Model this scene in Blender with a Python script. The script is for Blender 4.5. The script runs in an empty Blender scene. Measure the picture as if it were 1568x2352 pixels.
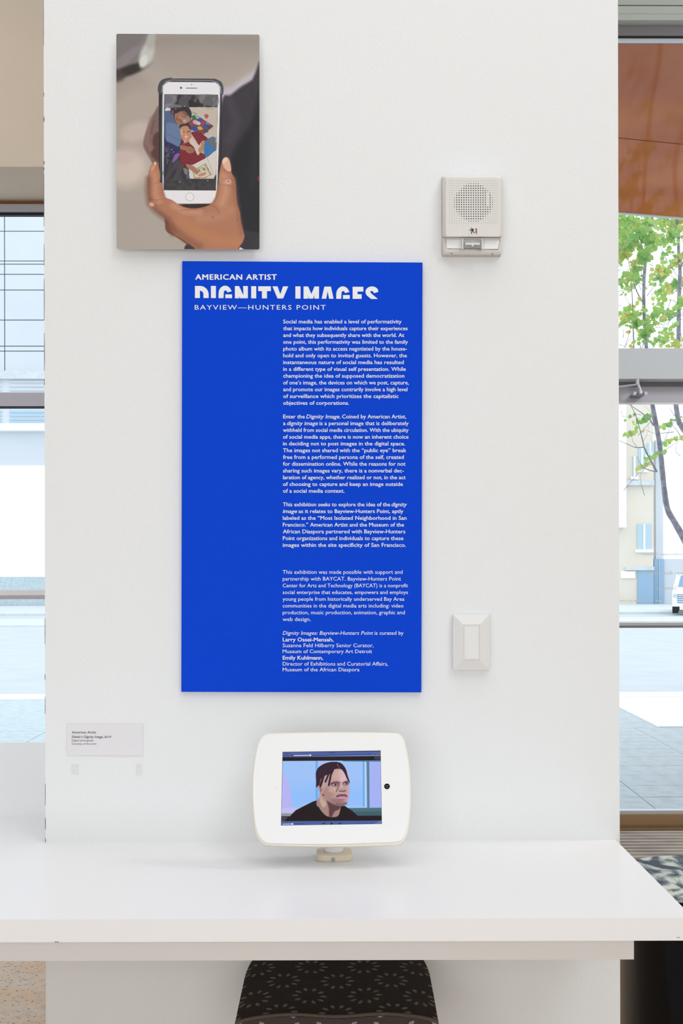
import bpy, bmesh, math, random
import numpy as np
from mathutils import Vector, Matrix

C = bpy.context.scene.collection
sc = bpy.context.scene
random.seed(7)
rng = np.random.default_rng(7)

# ------------------------------------------------------------------ camera
W, H, F = 1568, 2352, 2919.0
PX0, PY0 = 831.0, 1310.0                 # principal point (lens shift)
CAM = Vector((0.0, -2.70, 1.645))
YAW, ROLL = math.radians(0.7), math.radians(0.13)
R0 = Vector((math.cos(YAW), -math.sin(YAW), 0)); FW = Vector((math.sin(YAW), math.cos(YAW), 0)); U0 = Vector((0, 0, 1))
RT = R0 * math.cos(ROLL) - U0 * math.sin(ROLL)
UP = U0 * math.cos(ROLL) + R0 * math.sin(ROLL)
cd = bpy.data.cameras.new('camera'); cam = bpy.data.objects.new('camera', cd); C.objects.link(cam); sc.camera = cam
m4 = Matrix((RT, UP, -FW)).transposed().to_4x4(); m4.translation = CAM; cam.matrix_world = m4
cd.sensor_fit = 'AUTO'; cd.sensor_width = 36.0; cd.lens = F * 36.0 / H
cd.shift_x = (W / 2 - PX0) / H; cd.shift_y = (PY0 - H / 2) / H
cd.clip_end = 400

# ------------------------------------------------------------------ view, sky, lights
sc.view_settings.view_transform = 'Standard'; sc.view_settings.look = 'None'
sc.view_settings.exposure = 0.0; sc.view_settings.gamma = 1.0; sc.view_settings.use_curve_mapping = False
wd = bpy.data.worlds.new('sky'); sc.world = wd; wd.use_nodes = True
bg = wd.node_tree.nodes['Background']
bg.inputs[0].default_value = (0.90, 0.96, 1.0, 1); bg.inputs[1].default_value = 1.85

def area(name, loc, target, size, power, col=(1, 1, 1), size_y=None):
    l = bpy.data.lights.new(name, 'AREA'); l.energy = power; l.color = col; l.size = size
    if size_y: l.shape = 'RECTANGLE'; l.size_y = size_y
    o = bpy.data.objects.new(name, l); C.objects.link(o); o.location = loc
    d = Vector(target) - Vector(loc); o.rotation_euler = d.to_track_quat('-Z', 'Y').to_euler()
    return o
area('key_lamp', (1.9, -3.9, 4.3), (0.0, 0.0, 1.6), 1.1, 30, (0.90, 0.955, 1.0))
area('ceiling_fill', (0, -2.2, 5.4), (0, -2.2, 0), 5.0, 86, (0.97, 0.98, 1.0), 4.5)  # unseen overhead fill added for the worktop and general brightness, no fixture
area('room_fill', (-0.4, -5.6, 1.6), (0, 0, 1.2), 4.4, 100, (0.895, 0.95, 1.0), 2.6)  # broad fill added behind the camera to even out the column

area('window_fill', (4.5, 0.45, 5.4), (3.4, 4.2, 1.6), 1.1, 120, (1.0, 0.985, 0.96), 1.8)  # unseen fill added to brighten the backlit door frames
area('window_fill', (-3.4, 2.6, 5.4), (-3.4, 3.6, 0), 2.6, 36, (1.0, 0.975, 0.94), 2.0)  # unseen fill added to brighten the left window side

# ------------------------------------------------------------------ pixel helpers (points on real planes)
def ray(px, py):
    return (FW + RT * ((px - PX0) / F) - UP * ((py - PY0) / F))
def P(px, py, Y):
    r = ray(px, py); t = (Y - CAM.y) / r.y; return CAM + r * t
def PZ(px, py, Z):
    r = ray(px, py); t = (Z - CAM.z) / r.z; return CAM + r * t

# ------------------------------------------------------------------ materials
def s2l(v):
    v = v / 255.0
    return v / 12.92 if v <= 0.04045 else ((v + 0.055) / 1.055) ** 2.4
def rgb(r, g, b): return (s2l(r), s2l(g), s2l(b), 1)
def mat(name, col, rough=0.5, metal=0.0, spec=0.5, bump=0, bscale=200, noise=0, nscale=20, coat=0, detail=3, col2=None, stretch=None):
    m = bpy.data.materials.new(name); m.use_nodes = True; nt = m.node_tree; b = nt.nodes['Principled BSDF']
    b.inputs['Base Color'].default_value = col; b.inputs['Roughness'].default_value = rough
    b.inputs['Metallic'].default_value = metal; b.inputs['Specular IOR Level'].default_value = spec
    b.inputs['Coat Weight'].default_value = coat; b.inputs['Coat Roughness'].default_value = 0.05
    tc = nt.nodes.new('ShaderNodeTexCoord'); src = tc.outputs['Object']
    if stretch:
        mp = nt.nodes.new('ShaderNodeMapping'); mp.inputs['Scale'].default_value = stretch
        nt.links.new(src, mp.inputs[0]); src = mp.outputs[0]
    if noise or col2:
        n = nt.nodes.new('ShaderNodeTexNoise'); n.inputs['Scale'].default_value = nscale; n.inputs['Detail'].default_value = detail
        nt.links.new(src, n.inputs['Vector'])
        mx = nt.nodes.new('ShaderNodeMix'); mx.data_type = 'RGBA'
        mx.inputs[6].default_value = col
        mx.inputs[7].default_value = col2 if col2 else (col[0] * (1 - noise), col[1] * (1 - noise), col[2] * (1 - noise), 1)
        cr = nt.nodes.new('ShaderNodeValToRGB'); cr.color_ramp.elements[0].position = 0.42; cr.color_ramp.elements[1].position = 0.6
        nt.links.new(n.outputs[0], cr.inputs[0]); nt.links.new(cr.outputs[0], mx.inputs[0])
        nt.links.new(mx.outputs[2], b.inputs['Base Color'])
    if bump:
        n = nt.nodes.new('ShaderNodeTexNoise'); n.inputs['Scale'].default_value = bscale; n.inputs['Detail'].default_value = 2
        nt.links.new(src, n.inputs['Vector'])
        bp = nt.nodes.new('ShaderNodeBump'); bp.inputs['Strength'].default_value = bump; bp.inputs['Distance'].default_value = 0.002
        nt.links.new(n.outputs[0], bp.inputs['Height']); nt.links.new(bp.outputs[0], b.inputs['Normal'])
    return m
def glass(name, gl=0.05, tint=(0.93, 0.97, 1, 1), rough=0.02, haze=0.0):
    m = bpy.data.materials.new(name); m.use_nodes = True; nt = m.node_tree; nt.nodes.clear()
    o = nt.nodes.new('ShaderNodeOutputMaterial'); t = nt.nodes.new('ShaderNodeBsdfTransparent'); t.inputs[0].default_value = tint
    g = nt.nodes.new('ShaderNodeBsdfGlossy'); g.inputs['Roughness'].default_value = rough
    mx = nt.nodes.new('ShaderNodeMixShader'); mx.inputs[0].default_value = gl
    nt.links.new(t.outputs[0], mx.inputs[1]); nt.links.new(g.outputs[0], mx.inputs[2]); last = mx
    if haze:
        d = nt.nodes.new('ShaderNodeBsdfTranslucent'); d.inputs[0].default_value = (0.95, 0.98, 1, 1)
        m2 = nt.nodes.new('ShaderNodeMixShader'); m2.inputs[0].default_value = haze
        nt.links.new(mx.outputs[0], m2.inputs[1]); nt.links.new(d.outputs[0], m2.inputs[2]); last = m2
    nt.links.new(last.outputs[0], o.inputs[0]); return m
def vmat(name, emit=False, rough=0.4):
    m = bpy.data.materials.new(name); m.use_nodes = True; nt = m.node_tree; b = nt.nodes['Principled BSDF']
    a = nt.nodes.new('ShaderNodeAttribute'); a.attribute_name = 'print'
    if emit:
        b.inputs['Base Color'].default_value = (0.004, 0.004, 0.004, 1)
        nt.links.new(a.outputs['Color'], b.inputs['Emission Color']); b.inputs['Emission Strength'].default_value = 0.97
    else:
        nt.links.new(a.outputs['Color'], b.inputs['Base Color'])
    b.inputs['Roughness'].default_value = rough; b.inputs['Specular IOR Level'].default_value = 0.35
    return m

M = dict(
    wall=mat('wall_paint', (0.835, 0.845, 0.84, 1), 0.6, bump=0.32, bscale=160, spec=0.3),
    wall_in=mat('room_paint', (0.79, 0.79, 0.79, 1), 0.7),
    chip=mat('bare_board', rgb(96, 94, 104), 0.8),
    counter=mat('white_laminate', (0.87, 0.86, 0.855, 1), 0.30, spec=0.45),
    apron=mat('white_board', (0.80, 0.78, 0.77, 1), 0.5),
    beige=mat('beige_plaster', rgb(220, 207, 190), 0.8, noise=0.05, nscale=1.2),
    wood=mat('brown_wood', rgb(172, 112, 76), 0.5),
    grey=mat('grey_metal', rgb(128, 125, 130), 0.45, 0.2),
    dark=mat('dark_gasket', rgb(22, 24, 32), 0.6),
    silver=mat('silver_metal', rgb(200, 206, 214), 0.35, 0.4),
    pale=mat('pale_green_metal', rgb(196, 203, 197), 0.5),
    lilac=mat('lilac_grey_metal', rgb(196, 196, 208), 0.45, 0.1),
    lbar=mat('pale_blue_metal', rgb(214, 222, 230), 0.5),
    bronze=mat('brushed_bronze', rgb(176, 146, 110), 0.4, 0.55, bump=0.1, bscale=60, stretch=(1, 1, 30)),
    slat=mat('mat_slat', rgb(176, 166, 156), 0.5, 0.3, noise=0.25, nscale=3),
    slat2=mat('mat_slat_bronze', rgb(122, 98, 66), 0.45, 0.5),
    gap=mat('mat_groove', rgb(70, 62, 56), 0.8),
    board=mat('foam_board_edge', rgb(226, 224, 220), 0.6),
    blue=mat('blue_panel', (0.0, 0.058, 0.66, 1), 0.42, bump=0.5, bscale=420, spec=0.07),
    white_ink=mat('white_lettering', (0.86, 0.87, 0.90, 1), 0.5),
    black_ink=mat('grey_lettering', rgb(72, 70, 74), 0.6),
    card=mat('card_stock', rgb(231, 228, 230), 0.7),
    residue=mat('tape_residue', rgb(229, 230, 227), 0.55, noise=0.05, nscale=260, spec=0.2),
    plastic=mat('warm_white_plastic', rgb(222, 220, 214), 0.42),
    plastic_side=mat('aged_plastic_rim', rgb(205, 196, 190), 0.5, noise=0.3, nscale=90),
    hole=mat('dark_hole', rgb(28, 24, 26), 0.8),
    dimple=mat('dimple_shade', rgb(176, 174, 168), 0.6),
    reflector=mat('strobe_reflector', rgb(252, 254, 254), 0.3, 0.0),
    trim_grey=mat('gasket_grey', rgb(120, 120, 116), 0.4, 0.3),
    clear=glass('clear_lens', 0.10, (0.985, 0.985, 0.98, 1), 0.08),
    red=mat('red_print', rgb(176, 78, 66), 0.6),
    black=mat('black_print', rgb(24, 24, 30), 0.6),
    switch=mat('switch_plastic', rgb(229, 228, 225), 0.4),
    slot=mat('switch_shadow_gap', rgb(204, 198, 191), 0.6),
    ivory=mat('ivory_plastic', rgb(236, 230, 214), 0.4),
    ivory2=mat('yellowed_plastic', rgb(231, 217, 192), 0.45),
    face=mat('white_acrylic', rgb(238, 238, 236), 0.35),
    steel=mat('chrome_tube', rgb(190, 190, 192), 0.25, 0.9),
    gblack=mat('gloss_black', (0.004, 0.004, 0.005, 1), 0.12, spec=0.22),
    fab_edge=mat('dark_welt', rgb(92, 80, 70), 0.9, bump=0.6, bscale=900),
    terr=None,
    asphalt=mat('street_asphalt', rgb(190, 197, 202), 0.9, noise=0.05, nscale=1.5),
    walk=mat('pale_pavement', rgb(205, 211, 214), 0.85, noise=0.08, nscale=3),
    paver=mat('blue_grey_paver', rgb(188, 202, 208), 0.8, noise=0.12, nscale=9, bump=0.1),
    joint=mat('paver_joint', rgb(140, 160, 180), 0.9),
    ramp=mat('white_concrete', rgb(236, 236, 236), 0.8),
    ring=mat('concrete_ring', rgb(250, 250, 248), 0.8),
    curb=mat('white_curb', rgb(250, 250, 252), 0.8),
    orange=mat('orange_metal_soffit', rgb(170, 80, 26), 0.09, 0.0, spec=0.045, coat=0, col2=rgb(184, 98, 32), nscale=0.9),
    odark=mat('soffit_joint', rgb(60, 34, 24), 0.6),
    bark=mat('tree_bark', rgb(150, 150, 162), 0.9, noise=0.35, nscale=18, bump=0.5, bscale=40),
    facade=mat('pale_blue_cladding', rgb(203, 208, 214), 0.6, noise=0.03, nscale=0.4),
    fjoint=mat('cladding_joint', rgb(150, 160, 178), 0.8),
    louver=mat('blue_louver', rgb(164, 196, 214), 0.6),
    bwhite=mat('bright_white_wall', rgb(250, 250, 250), 0.8),
    bbeige=mat('cream_render', rgb(222, 213, 198), 0.8, noise=0.04, nscale=0.3),
    bblue=mat('blue_window_glass', rgb(176, 200, 212), 0.4),
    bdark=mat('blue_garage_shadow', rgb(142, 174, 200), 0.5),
    car=mat('white_car_paint', rgb(245, 245, 245), 0.25, coat=0.5),
    cargl=mat('car_glass', rgb(110, 150, 185), 0.15),
    tyre=mat('black_rubber', rgb(30, 30, 32), 0.8),
    glass=glass('window_glass', 0.035, (0.97, 0.985, 1, 1)),
    vinyl=None,
)
_v = mat('white_vinyl', rgb(252, 252, 255), 0.6); _t = _v.node_tree; _b = _t.nodes.new('ShaderNodeBsdfTranslucent'); _m = _t.nodes.new('ShaderNodeMixShader'); _m.inputs[0].default_value = .85
_t.links.new(_t.nodes['Principled BSDF'].outputs[0], _m.inputs[1]); _t.links.new(_b.outputs[0], _m.inputs[2]); _t.links.new(_m.outputs[0], _t.nodes['Material Output'].inputs[0]); _q = _t.nodes.new('ShaderNodeBsdfTransparent'); _r = _t.nodes.new('ShaderNodeMixShader'); _r.inputs[0].default_value = .4; _t.links.new(_m.outputs[0], _r.inputs[1]); _t.links.new(_q.outputs[0], _r.inputs[2]); _t.links.new(_r.outputs[0], _t.nodes['Material Output'].inputs[0]); M['vinyl'] = _v
_o = M['orange'].node_tree; _p = _o.nodes['Principled BSDF']; _p.inputs['Specular IOR Level'].default_value = 0
_g = _o.nodes.new('ShaderNodeBsdfGlossy'); _g.inputs['Roughness'].default_value = .07; _m = _o.nodes.new('ShaderNodeMixShader'); _m.inputs[0].default_value = .075
_o.links.new(_p.outputs[0], _m.inputs[1]); _o.links.new(_g.outputs[0], _m.inputs[2]); _o.links.new(_m.outputs[0], _o.nodes['Material Output'].inputs[0])

# terrazzo floor: tan ground with dark and grey flecks
def terrazzo():
    m = bpy.data.materials.new('terrazzo'); m.use_nodes = True; nt = m.node_tree; b = nt.nodes['Principled BSDF']
    tc = nt.nodes.new('ShaderNodeTexCoord')
    n1 = nt.nodes.new('ShaderNodeTexNoise'); n1.inputs['Scale'].default_value = 2.6; n1.inputs['Detail'].default_value = 4
    n2 = nt.nodes.new('ShaderNodeTexNoise'); n2.inputs['Scale'].default_value = 62; n2.inputs['Detail'].default_value = 1.5
    n3 = nt.nodes.new('ShaderNodeTexNoise'); n3.inputs['Scale'].default_value = 24; n3.inputs['Detail'].default_value = 3
    for n in (n1, n2, n3): nt.links.new(tc.outputs['Object'], n.inputs['Vector'])
    def ramp(n, a, c, ca, cb):
        r = nt.nodes.new('ShaderNodeValToRGB'); r.color_ramp.elements[0].position = a; r.color_ramp.elements[1].position = c
        r.color_ramp.elements[0].color = ca; r.color_ramp.elements[1].color = cb; nt.links.new(n.outputs[0], r.inputs[0]); return r
    base = ramp(n1, 0.42, 0.6, rgb(205, 170, 128), rgb(200, 184, 166))
    mid = ramp(n3, 0.5, 0.62, (0, 0, 0, 1), (1, 1, 1, 1))
    fle = ramp(n2, 0.33, 0.37, (1, 1, 1, 1), (0, 0, 0, 1))
    mx = nt.nodes.new('ShaderNodeMix'); mx.data_type = 'RGBA'; mx.inputs[7].default_value = rgb(186, 166, 146)
    nt.links.new(mid.outputs[0], mx.inputs[0]); nt.links.new(base.outputs[0], mx.inputs[6])
    m2 = nt.nodes.new('ShaderNodeMix'); m2.data_type = 'RGBA'; m2.inputs[7].default_value = rgb(96, 84, 74)
    nt.links.new(fle.outputs[0], m2.inputs[0]); nt.links.new(mx.outputs[2], m2.inputs[6])
    nt.links.new(m2.outputs[2], b.inputs['Base Color']); b.inputs['Roughness'].default_value = 0.45
    return m
M['terr'] = terrazzo()

def math_node(nt, op, a, b=None, c=None):
    n = nt.nodes.new('ShaderNodeMath'); n.operation = op
    for i, v in enumerate((a, b, c)):
        if v is None: continue
        if isinstance(v, (int, float)): n.inputs[i].default_value = v
        else: nt.links.new(v, n.inputs[i])
    return n.outputs[0]
# woven upholstery: rings of petals on a staggered grid
def petal_fabric(name, dark, light, axes, cell):
    m = bpy.data.materials.new(name); m.use_nodes = True; nt = m.node_tree; b = nt.nodes['Principled BSDF']
    tc = nt.nodes.new('ShaderNodeTexCoord'); sp = nt.nodes.new('ShaderNodeSeparateXYZ'); nt.links.new(tc.outputs['Object'], sp.inputs[0])
    u = math_node(nt, 'DIVIDE', sp.outputs[axes[0]], cell); v = math_node(nt, 'DIVIDE', sp.outputs[axes[1]], cell * 0.62)
    row = math_node(nt, 'FLOOR', v); odd = math_node(nt, 'MODULO', math_node(nt, 'ABSOLUTE', row), 2.0)
    us = math_node(nt, 'ADD', u, math_node(nt, 'MULTIPLY', odd, 0.5))
    fu = math_node(nt, 'SUBTRACT', math_node(nt, 'FRACT', us), 0.5)
    fv = math_node(nt, 'MULTIPLY', math_node(nt, 'SUBTRACT', math_node(nt, 'FRACT', v), 0.5), 0.62)
    r = math_node(nt, 'SQRT', math_node(nt, 'ADD', math_node(nt, 'MULTIPLY', fu, fu), math_node(nt, 'MULTIPLY', fv, fv)))
    a = math_node(nt, 'ARCTAN2', fv, fu)
    pet = math_node(nt, 'COSINE', math_node(nt, 'MULTIPLY', a, 10.0))
    band = math_node(nt, 'SUBTRACT', 1.0, math_node(nt, 'MULTIPLY', math_node(nt, 'ABSOLUTE', math_node(nt, 'SUBTRACT', r, 0.25)), 14.0))
    mask = math_node(nt, 'GREATER_THAN', math_node(nt, 'ADD', math_node(nt, 'MULTIPLY', band, 1.1), pet), 1.05)
    nz = nt.nodes.new('ShaderNodeTexNoise'); nz.inputs['Scale'].default_value = 300; nz.inputs['Detail'].default_value = 2
    nt.links.new(tc.outputs['Object'], nz.inputs['Vector'])
    mx = nt.nodes.new('ShaderNodeMix'); mx.data_type = 'RGBA'; mx.inputs[6].default_value = dark; mx.inputs[7].default_value = light
    nt.links.new(math_node(nt, 'MULTIPLY', mask, math_node(nt, 'MULTIPLY', nz.outputs[0], 1.5)), mx.inputs[0])
    nt.links.new(mx.outputs[2], b.inputs['Base Color']); b.inputs['Roughness'].default_value = 0.92; b.inputs['Specular IOR Level'].default_value = 0.2
    wv = nt.nodes.new('ShaderNodeTexNoise'); wv.inputs['Scale'].default_value = 40; mp = nt.nodes.new('ShaderNodeMapping'); mp.inputs['Scale'].default_value = (1, 16, 16)
    nt.links.new(tc.outputs['Object'], mp.inputs[0]); nt.links.new(mp.outputs[0], wv.inputs['Vector'])
    bp = nt.nodes.new('ShaderNodeBump'); bp.inputs['Strength'].default_value = 0.7; bp.inputs['Distance'].default_value = 0.003
    nt.links.new(wv.outputs[0], bp.inputs['Height']); nt.links.new(bp.outputs[0], b.inputs['Normal'])
    return m
M['petal'] = petal_fabric('petal_upholstery_shaded', rgb(52, 46, 42), rgb(128, 122, 120), (0, 1), 0.106)  # darker copy of the cloth: shade under the worktop put into its colour
M['petal_lit'] = petal_fabric('petal_upholstery_lit', rgb(78, 66, 62), rgb(176, 162, 160), (0, 2), 0.106)  # same cloth made lighter: light on the front put into its colour
# mottled grey and white cushion cloth
def mottled():
    m = bpy.data.materials.new('mottled_cloth'); m.use_nodes = True; nt = m.node_tree; b = nt.nodes['Principled BSDF']
    tc = nt.nodes.new('ShaderNodeTexCoord')
    mp = nt.nodes.new('ShaderNodeMapping'); mp.inputs['Scale'].default_value = (1, 0.55, 1); mp.inputs['Rotation'].default_value = (0, 0, 0.5); nt.links.new(tc.outputs['Object'], mp.inputs[0])
    a = nt.nodes.new('ShaderNodeTexNoise'); a.inputs['Scale'].default_value = 11; a.inputs['Detail'].default_value = 2; a.inputs['Distortion'].default_value = 1.6
    g = nt.nodes.new('ShaderNodeTexNoise'); g.inputs['Scale'].default_value = 330; g.inputs['Detail'].default_value = 1
    nt.links.new(mp.outputs[0], a.inputs['Vector']); nt.links.new(tc.outputs['Object'], g.inputs['Vector'])
    s = math_node(nt, 'ADD', a.outputs[0], math_node(nt, 'MULTIPLY', math_node(nt, 'SUBTRACT', g.outputs[0], 0.5), 0.35))
    r = nt.nodes.new('ShaderNodeValToRGB'); e = r.color_ramp.elements
    e[0].position = 0.40; e[0].color = rgb(70, 84, 96); e[1].position = 0.56; e[1].color = rgb(222, 228, 218)
    x = e.new(0.48); x.color = rgb(122, 138, 150)
    nt.links.new(s, r.inputs[0]); nt.links.new(r.outputs[0], b.inputs['Base Color']); b.inputs['Roughness'].default_value = 0.9
    return m
M['mottled'] = mottled()
def leafmat():
    m = bpy.data.materials.new('leaf_green'); m.use_nodes = True; nt = m.node_tree; b = nt.nodes['Principled BSDF']
    tc = nt.nodes.new('ShaderNodeTexCoord'); n = nt.nodes.new('ShaderNodeTexNoise'); n.inputs['Scale'].default_value = 2.2
    nt.links.new(tc.outputs['Object'], n.inputs['Vector'])
    r = nt.nodes.new('ShaderNodeValToRGB'); e = r.color_ramp.elements
    e[0].position = 0.35; e[0].color = rgb(132, 180, 96); e[1].position = 0.66; e[1].color = rgb(214, 196, 112)
    x = e.new(0.5); x.color = rgb(172, 206, 112)
    nt.links.new(n.outputs[0], r.inputs[0]); nt.links.new(r.outputs[0], b.inputs['Base Color'])
    out = nt.nodes['Material Output']; t = nt.nodes.new('ShaderNodeBsdfTranslucent'); nt.links.new(r.outputs[0], t.inputs[0])
    ms = nt.nodes.new('ShaderNodeMixShader'); ms.inputs[0].default_value = 0.45
    nt.links.new(b.outputs[0], ms.inputs[1]); nt.links.new(t.outputs[0], ms.inputs[2]); nt.links.new(ms.outputs[0], out.inputs[0])
    return m
M['leaf'] = leafmat()

# ------------------------------------------------------------------ object helpers
class MB:
    def __init__(s): s.v = []; s.f = []
    def add(s, vs, fs):
        n = len(s.v); s.v += [tuple(v) for v in vs]; s.f += [tuple(i + n for i in f) for f in fs]; return s
    def box(s, x0, x1, y0, y1, z0, z1, bev=0):
        if bev <= 0:
            return s.add([(x0, y0, z0), (x1, y0, z0), (x1, y1, z0), (x0, y1, z0), (x0, y0, z1), (x1, y0, z1), (x1, y1, z1), (x0, y1, z1)],
                         [(0, 3, 2, 1), (4, 5, 6, 7), (0, 1, 5, 4), (1, 2, 6, 5), (2, 3, 7, 6), (3, 0, 4, 7)])
        bm = bmesh.new(); bmesh.ops.create_cube(bm, size=1)
        for v in bm.verts: v.co = Vector(((x0 + x1) / 2 + v.co.x * (x1 - x0), (y0 + y1) / 2 + v.co.y * (y1 - y0), (z0 + z1) / 2 + v.co.z * (z1 - z0)))
        bmesh.ops.bevel(bm, geom=bm.edges[:], offset=bev, segments=2, affect='EDGES', profile=0.5)
        bm.verts.index_update(); s.add([v.co[:] for v in bm.verts], [[v.index for v in f.verts] for f in bm.faces]); bm.free(); return s
    def slab(s, front, back):                 # two matching loops -> closed solid (front loop faces the viewer)
        n = len(front); fs = [tuple(range(n)), tuple(range(2 * n - 1, n - 1, -1))]
        fs += [(i, i + n, (i + 1) % n + n, (i + 1) % n) for i in range(n)]
        return s.add(list(front) + list(back), fs)
    def prism(s, loop, d):                    # loop extruded by vector d
        return s.slab([Vector(p) for p in loop], [Vector(p) + Vector(d) for p in loop])
    def tube(s, pts, rad, n=8, cap=True):
        pts = [Vector(p) for p in pts]; k = len(pts); rad = [rad] * k if isinstance(rad, (int, float)) else rad
        vs = []; up = None
        for i, p in enumerate(pts):
            d = (pts[min(i + 1, k - 1)] - pts[max(i - 1, 0)]).normalized()
            if up is None: up = Vector((0, 0, 1)) if abs(d.z) < 0.9 else Vector((1, 0, 0))
            a = d.cross(up).normalized(); b2 = a.cross(d).normalized(); up = b2
            for j in range(n):
                t = 2 * math.pi * j / n; vs.append(p + (a * math.cos(t) + b2 * math.sin(t)) * rad[i])
        fs = [(i * n + j, i * n + (j + 1) % n, (i + 1) * n + (j + 1) % n, (i + 1) * n + j) for i in range(k - 1) for j in range(n)]
        if cap: fs += [tuple(range(n - 1, -1, -1)), tuple((k - 1) * n + j for j in range(n))]
        return s.add(vs, fs)
    def lathe(s, c, prof, n=32, sx=1, sy=1):
        vs = [(c[0] + r * sx * math.cos(2 * math.pi * j / n), c[1] + r * sy * math.sin(2 * math.pi * j / n), c[2] + z) for r, z in prof for j in range(n)]
        k = len(prof)
        fs = [(i * n + j, i * n + (j + 1) % n, (i + 1) * n + (j + 1) % n, (i + 1) * n + j) for i in range(k - 1) for j in range(n)]
        fs += [tuple(range(n - 1, -1, -1)), tuple((k - 1) * n + j for j in range(n))]
        return s.add(vs, fs)
    def build(s, name, m, parent=None, smooth=False):
        o = Vector((0, 0, 0)); p = parent
        while p is not None: o += p.location; p = p.parent
        me = bpy.data.meshes.new(name); me.from_pydata([(v[0] - o.x, v[1] - o.y, v[2] - o.z) for v in s.v], [], s.f)
        me.materials.append(M[m] if isinstance(m, str) else m)
        if smooth:
            me.polygons.foreach_set('use_smooth', [True] * len(me.polygons))
            me.set_sharp_from_angle(angle=math.radians(40))
        me.update()
        ob = bpy.data.objects.new(name, me); C.objects.link(ob)
        if parent: ob.parent = parent
        return ob
def tag(o, label=None, cat=None, group=None, kind=None):
    if label: o['label'] = label
    if cat: o['category'] = cat
    if group: o['group'] = group
    if kind: o['kind'] = kind
    return o
def thing(name, label, cat, loc=(0, 0, 0), group=None):
    o = bpy.data.objects.new(name, None); C.objects.link(o); o.location = loc; o.empty_display_size = 0.1
    return tag(o, label, cat, group)
def setting(name, label, cat, loc=(0, 0, 0)):
    o = thing(name, label, cat, loc); o['kind'] = 'structure'; return o
def struct(name, mb, m, label, cat):
    return tag(mb.build(name, m), label, cat, None, 'structure')
def B(*a, **k): return MB().box(*a, **k)

# lettering: Blender's built-in face turned into meshes
_tc = {}
def glyphs(body, offset=0.0, shear=0.0, space=1.0):
    key = (body, offset, shear, space)
    if key in _tc: return _tc[key]
    c = bpy.data.curves.new('t', 'FONT'); c.body = body; c.size = 1; c.offset = offset; c.shear = shear; c.space_character = space; c.resolution_u = 2
    o = bpy.data.objects.new('t', c); C.objects.link(o); bpy.context.view_layer.update()
    me = o.evaluated_get(bpy.context.evaluated_depsgraph_get()).to_mesh()
    v = np.array([x.co[:] for x in me.vertices]); f = [tuple(p.vertices) for p in me.polygons]
    bpy.data.objects.remove(o); bpy.data.curves.remove(c); _tc[key] = (v, f); return v, f
CAPH = None
def line(mb, body, x0, x1, base, cap, Y, offset=0.0, shear=0.0, space=1.0, mirror=False):
    """text between pixels x0..x1 on the plane Y, standing on pixel row base, capital height cap pixels"""
    global CAPH
    if CAPH is None: CAPH = glyphs('H')[0][:, 1].max()
    v, f = glyphs(body, min(offset, .001), shear, space)
    if offset > .003:                        # heavier weights: the same glyphs struck three times, a hair apart
        d = offset * 1.05; nv = len(v); sh = [(-d, -d * .35), (0, 0), (d, d * .35), (-d * .4, d * .6), (d * .4, -d * .6)]
        f = [tuple(i + k * nv for i in q) for k in range(5) for q in f]; v = np.concatenate([v + np.array([q[0], q[1], 0]) for q in sh])
    a, b2 = v[:, 0].min(), v[:, 0].max()
    A, Bp = P(x0, base, Y), P(x1, base, Y); k = cap * (A - CAM).dot(FW) / F / CAPH
    t = (v[:, 0] - a) / (b2 - a)
    if mirror: t = 1 - t
    x = A.x + t * (Bp.x - A.x); z = A.z + t * (Bp.z - A.z) + v[:, 1] * k
    for n_, q in enumerate(f):                # every facet a hair apart, so overlapping facets never shade each other
        q = q[::-1] if mirror else q; y_ = Y - (n_ % 9) * 6e-6 - (n_ * 5 // len(f)) * 6e-5
        mb.add([(x[i], y_, z[i]) for i in q], [tuple(range(len(q)))])

# ------------------------------------------------------------------ room shell
ZC = 5.62; XL, XR, YB, YW = -5.2, 5.2, -6.2, 5.4
cx0, cx1 = P(103, 1310, 0).x, P(1421.5, 1310, 0).x
struct('floor', B(XL - .2, XR + .2, YB - .2, YW, -0.12, 0.0), 'terr', 'speckled tan terrazzo floor under the worktop', 'floor')
struct('ceiling', B(XL - .2, XR + .2, YB - .2, YW + .2, ZC, ZC + .15), 'wall_in', 'white ceiling high above the room', 'ceiling')
struct('wall_left', B(XL - .2, XL, YB - .2, YW + .2, 0, ZC), 'wall_in', 'white side wall left of the tall windows', 'wall')
struct('wall_right', B(XR, XR + .2, YB - .2, YW + .2, 0, ZC), 'wall_in', 'white side wall right of the glass door', 'wall')
struct('wall_back', B(XL, XR, YB - .2, YB, 0, ZC), 'wall_in', 'white wall behind the viewer', 'wall')
struct('wall_rear', B(-1.75, 1.55, YW, YW + .2, 0, ZC), 'wall_in', 'plain pier between the two windows, behind the white column', 'wall')
col = setting('wall_front', 'broad white plastered column carrying the exhibition panel', 'wall', (0, 0, 0))
B(cx0, cx1, 0, 0.32, 0, ZC).build('column_face', 'wall', col)
for (y0, y1, w) in ((0, 105, .6), (212, 222, 1.0), (268, 280, 2.2), (370, 378, 2.4), (384, 392, 1.8), (398, 520, .8), (560, 610, .7), (640, 735, .9), (765, 852, 1.1), (870, 885, .8), (1420, 1480, .9), (1548, 1562, 1.0), (1600, 1640, .7), (1800, 1850, .8), (1878, 1906, 1.2), (1924, 1935, 1.6)):
    za, zb = P(103, y0, 0).z, P(103, y1, 0).z; ww = w * .00065; n = 7; L = []
    for i in range(n + 1):
        L.append((cx0 + ww * (0.3 + 0.7 * math.sin(math.pi * i / n)) * random.uniform(.5, 1.2), -0.0006, zb + (za - zb) * i / n))
    L += [(cx0 - .0005, -0.0006, za), (cx0 - .0005, -0.0006, zb)]
    MB().prism(L, (0, .004, 0)).build('paint_chip', 'chip', col)
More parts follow.
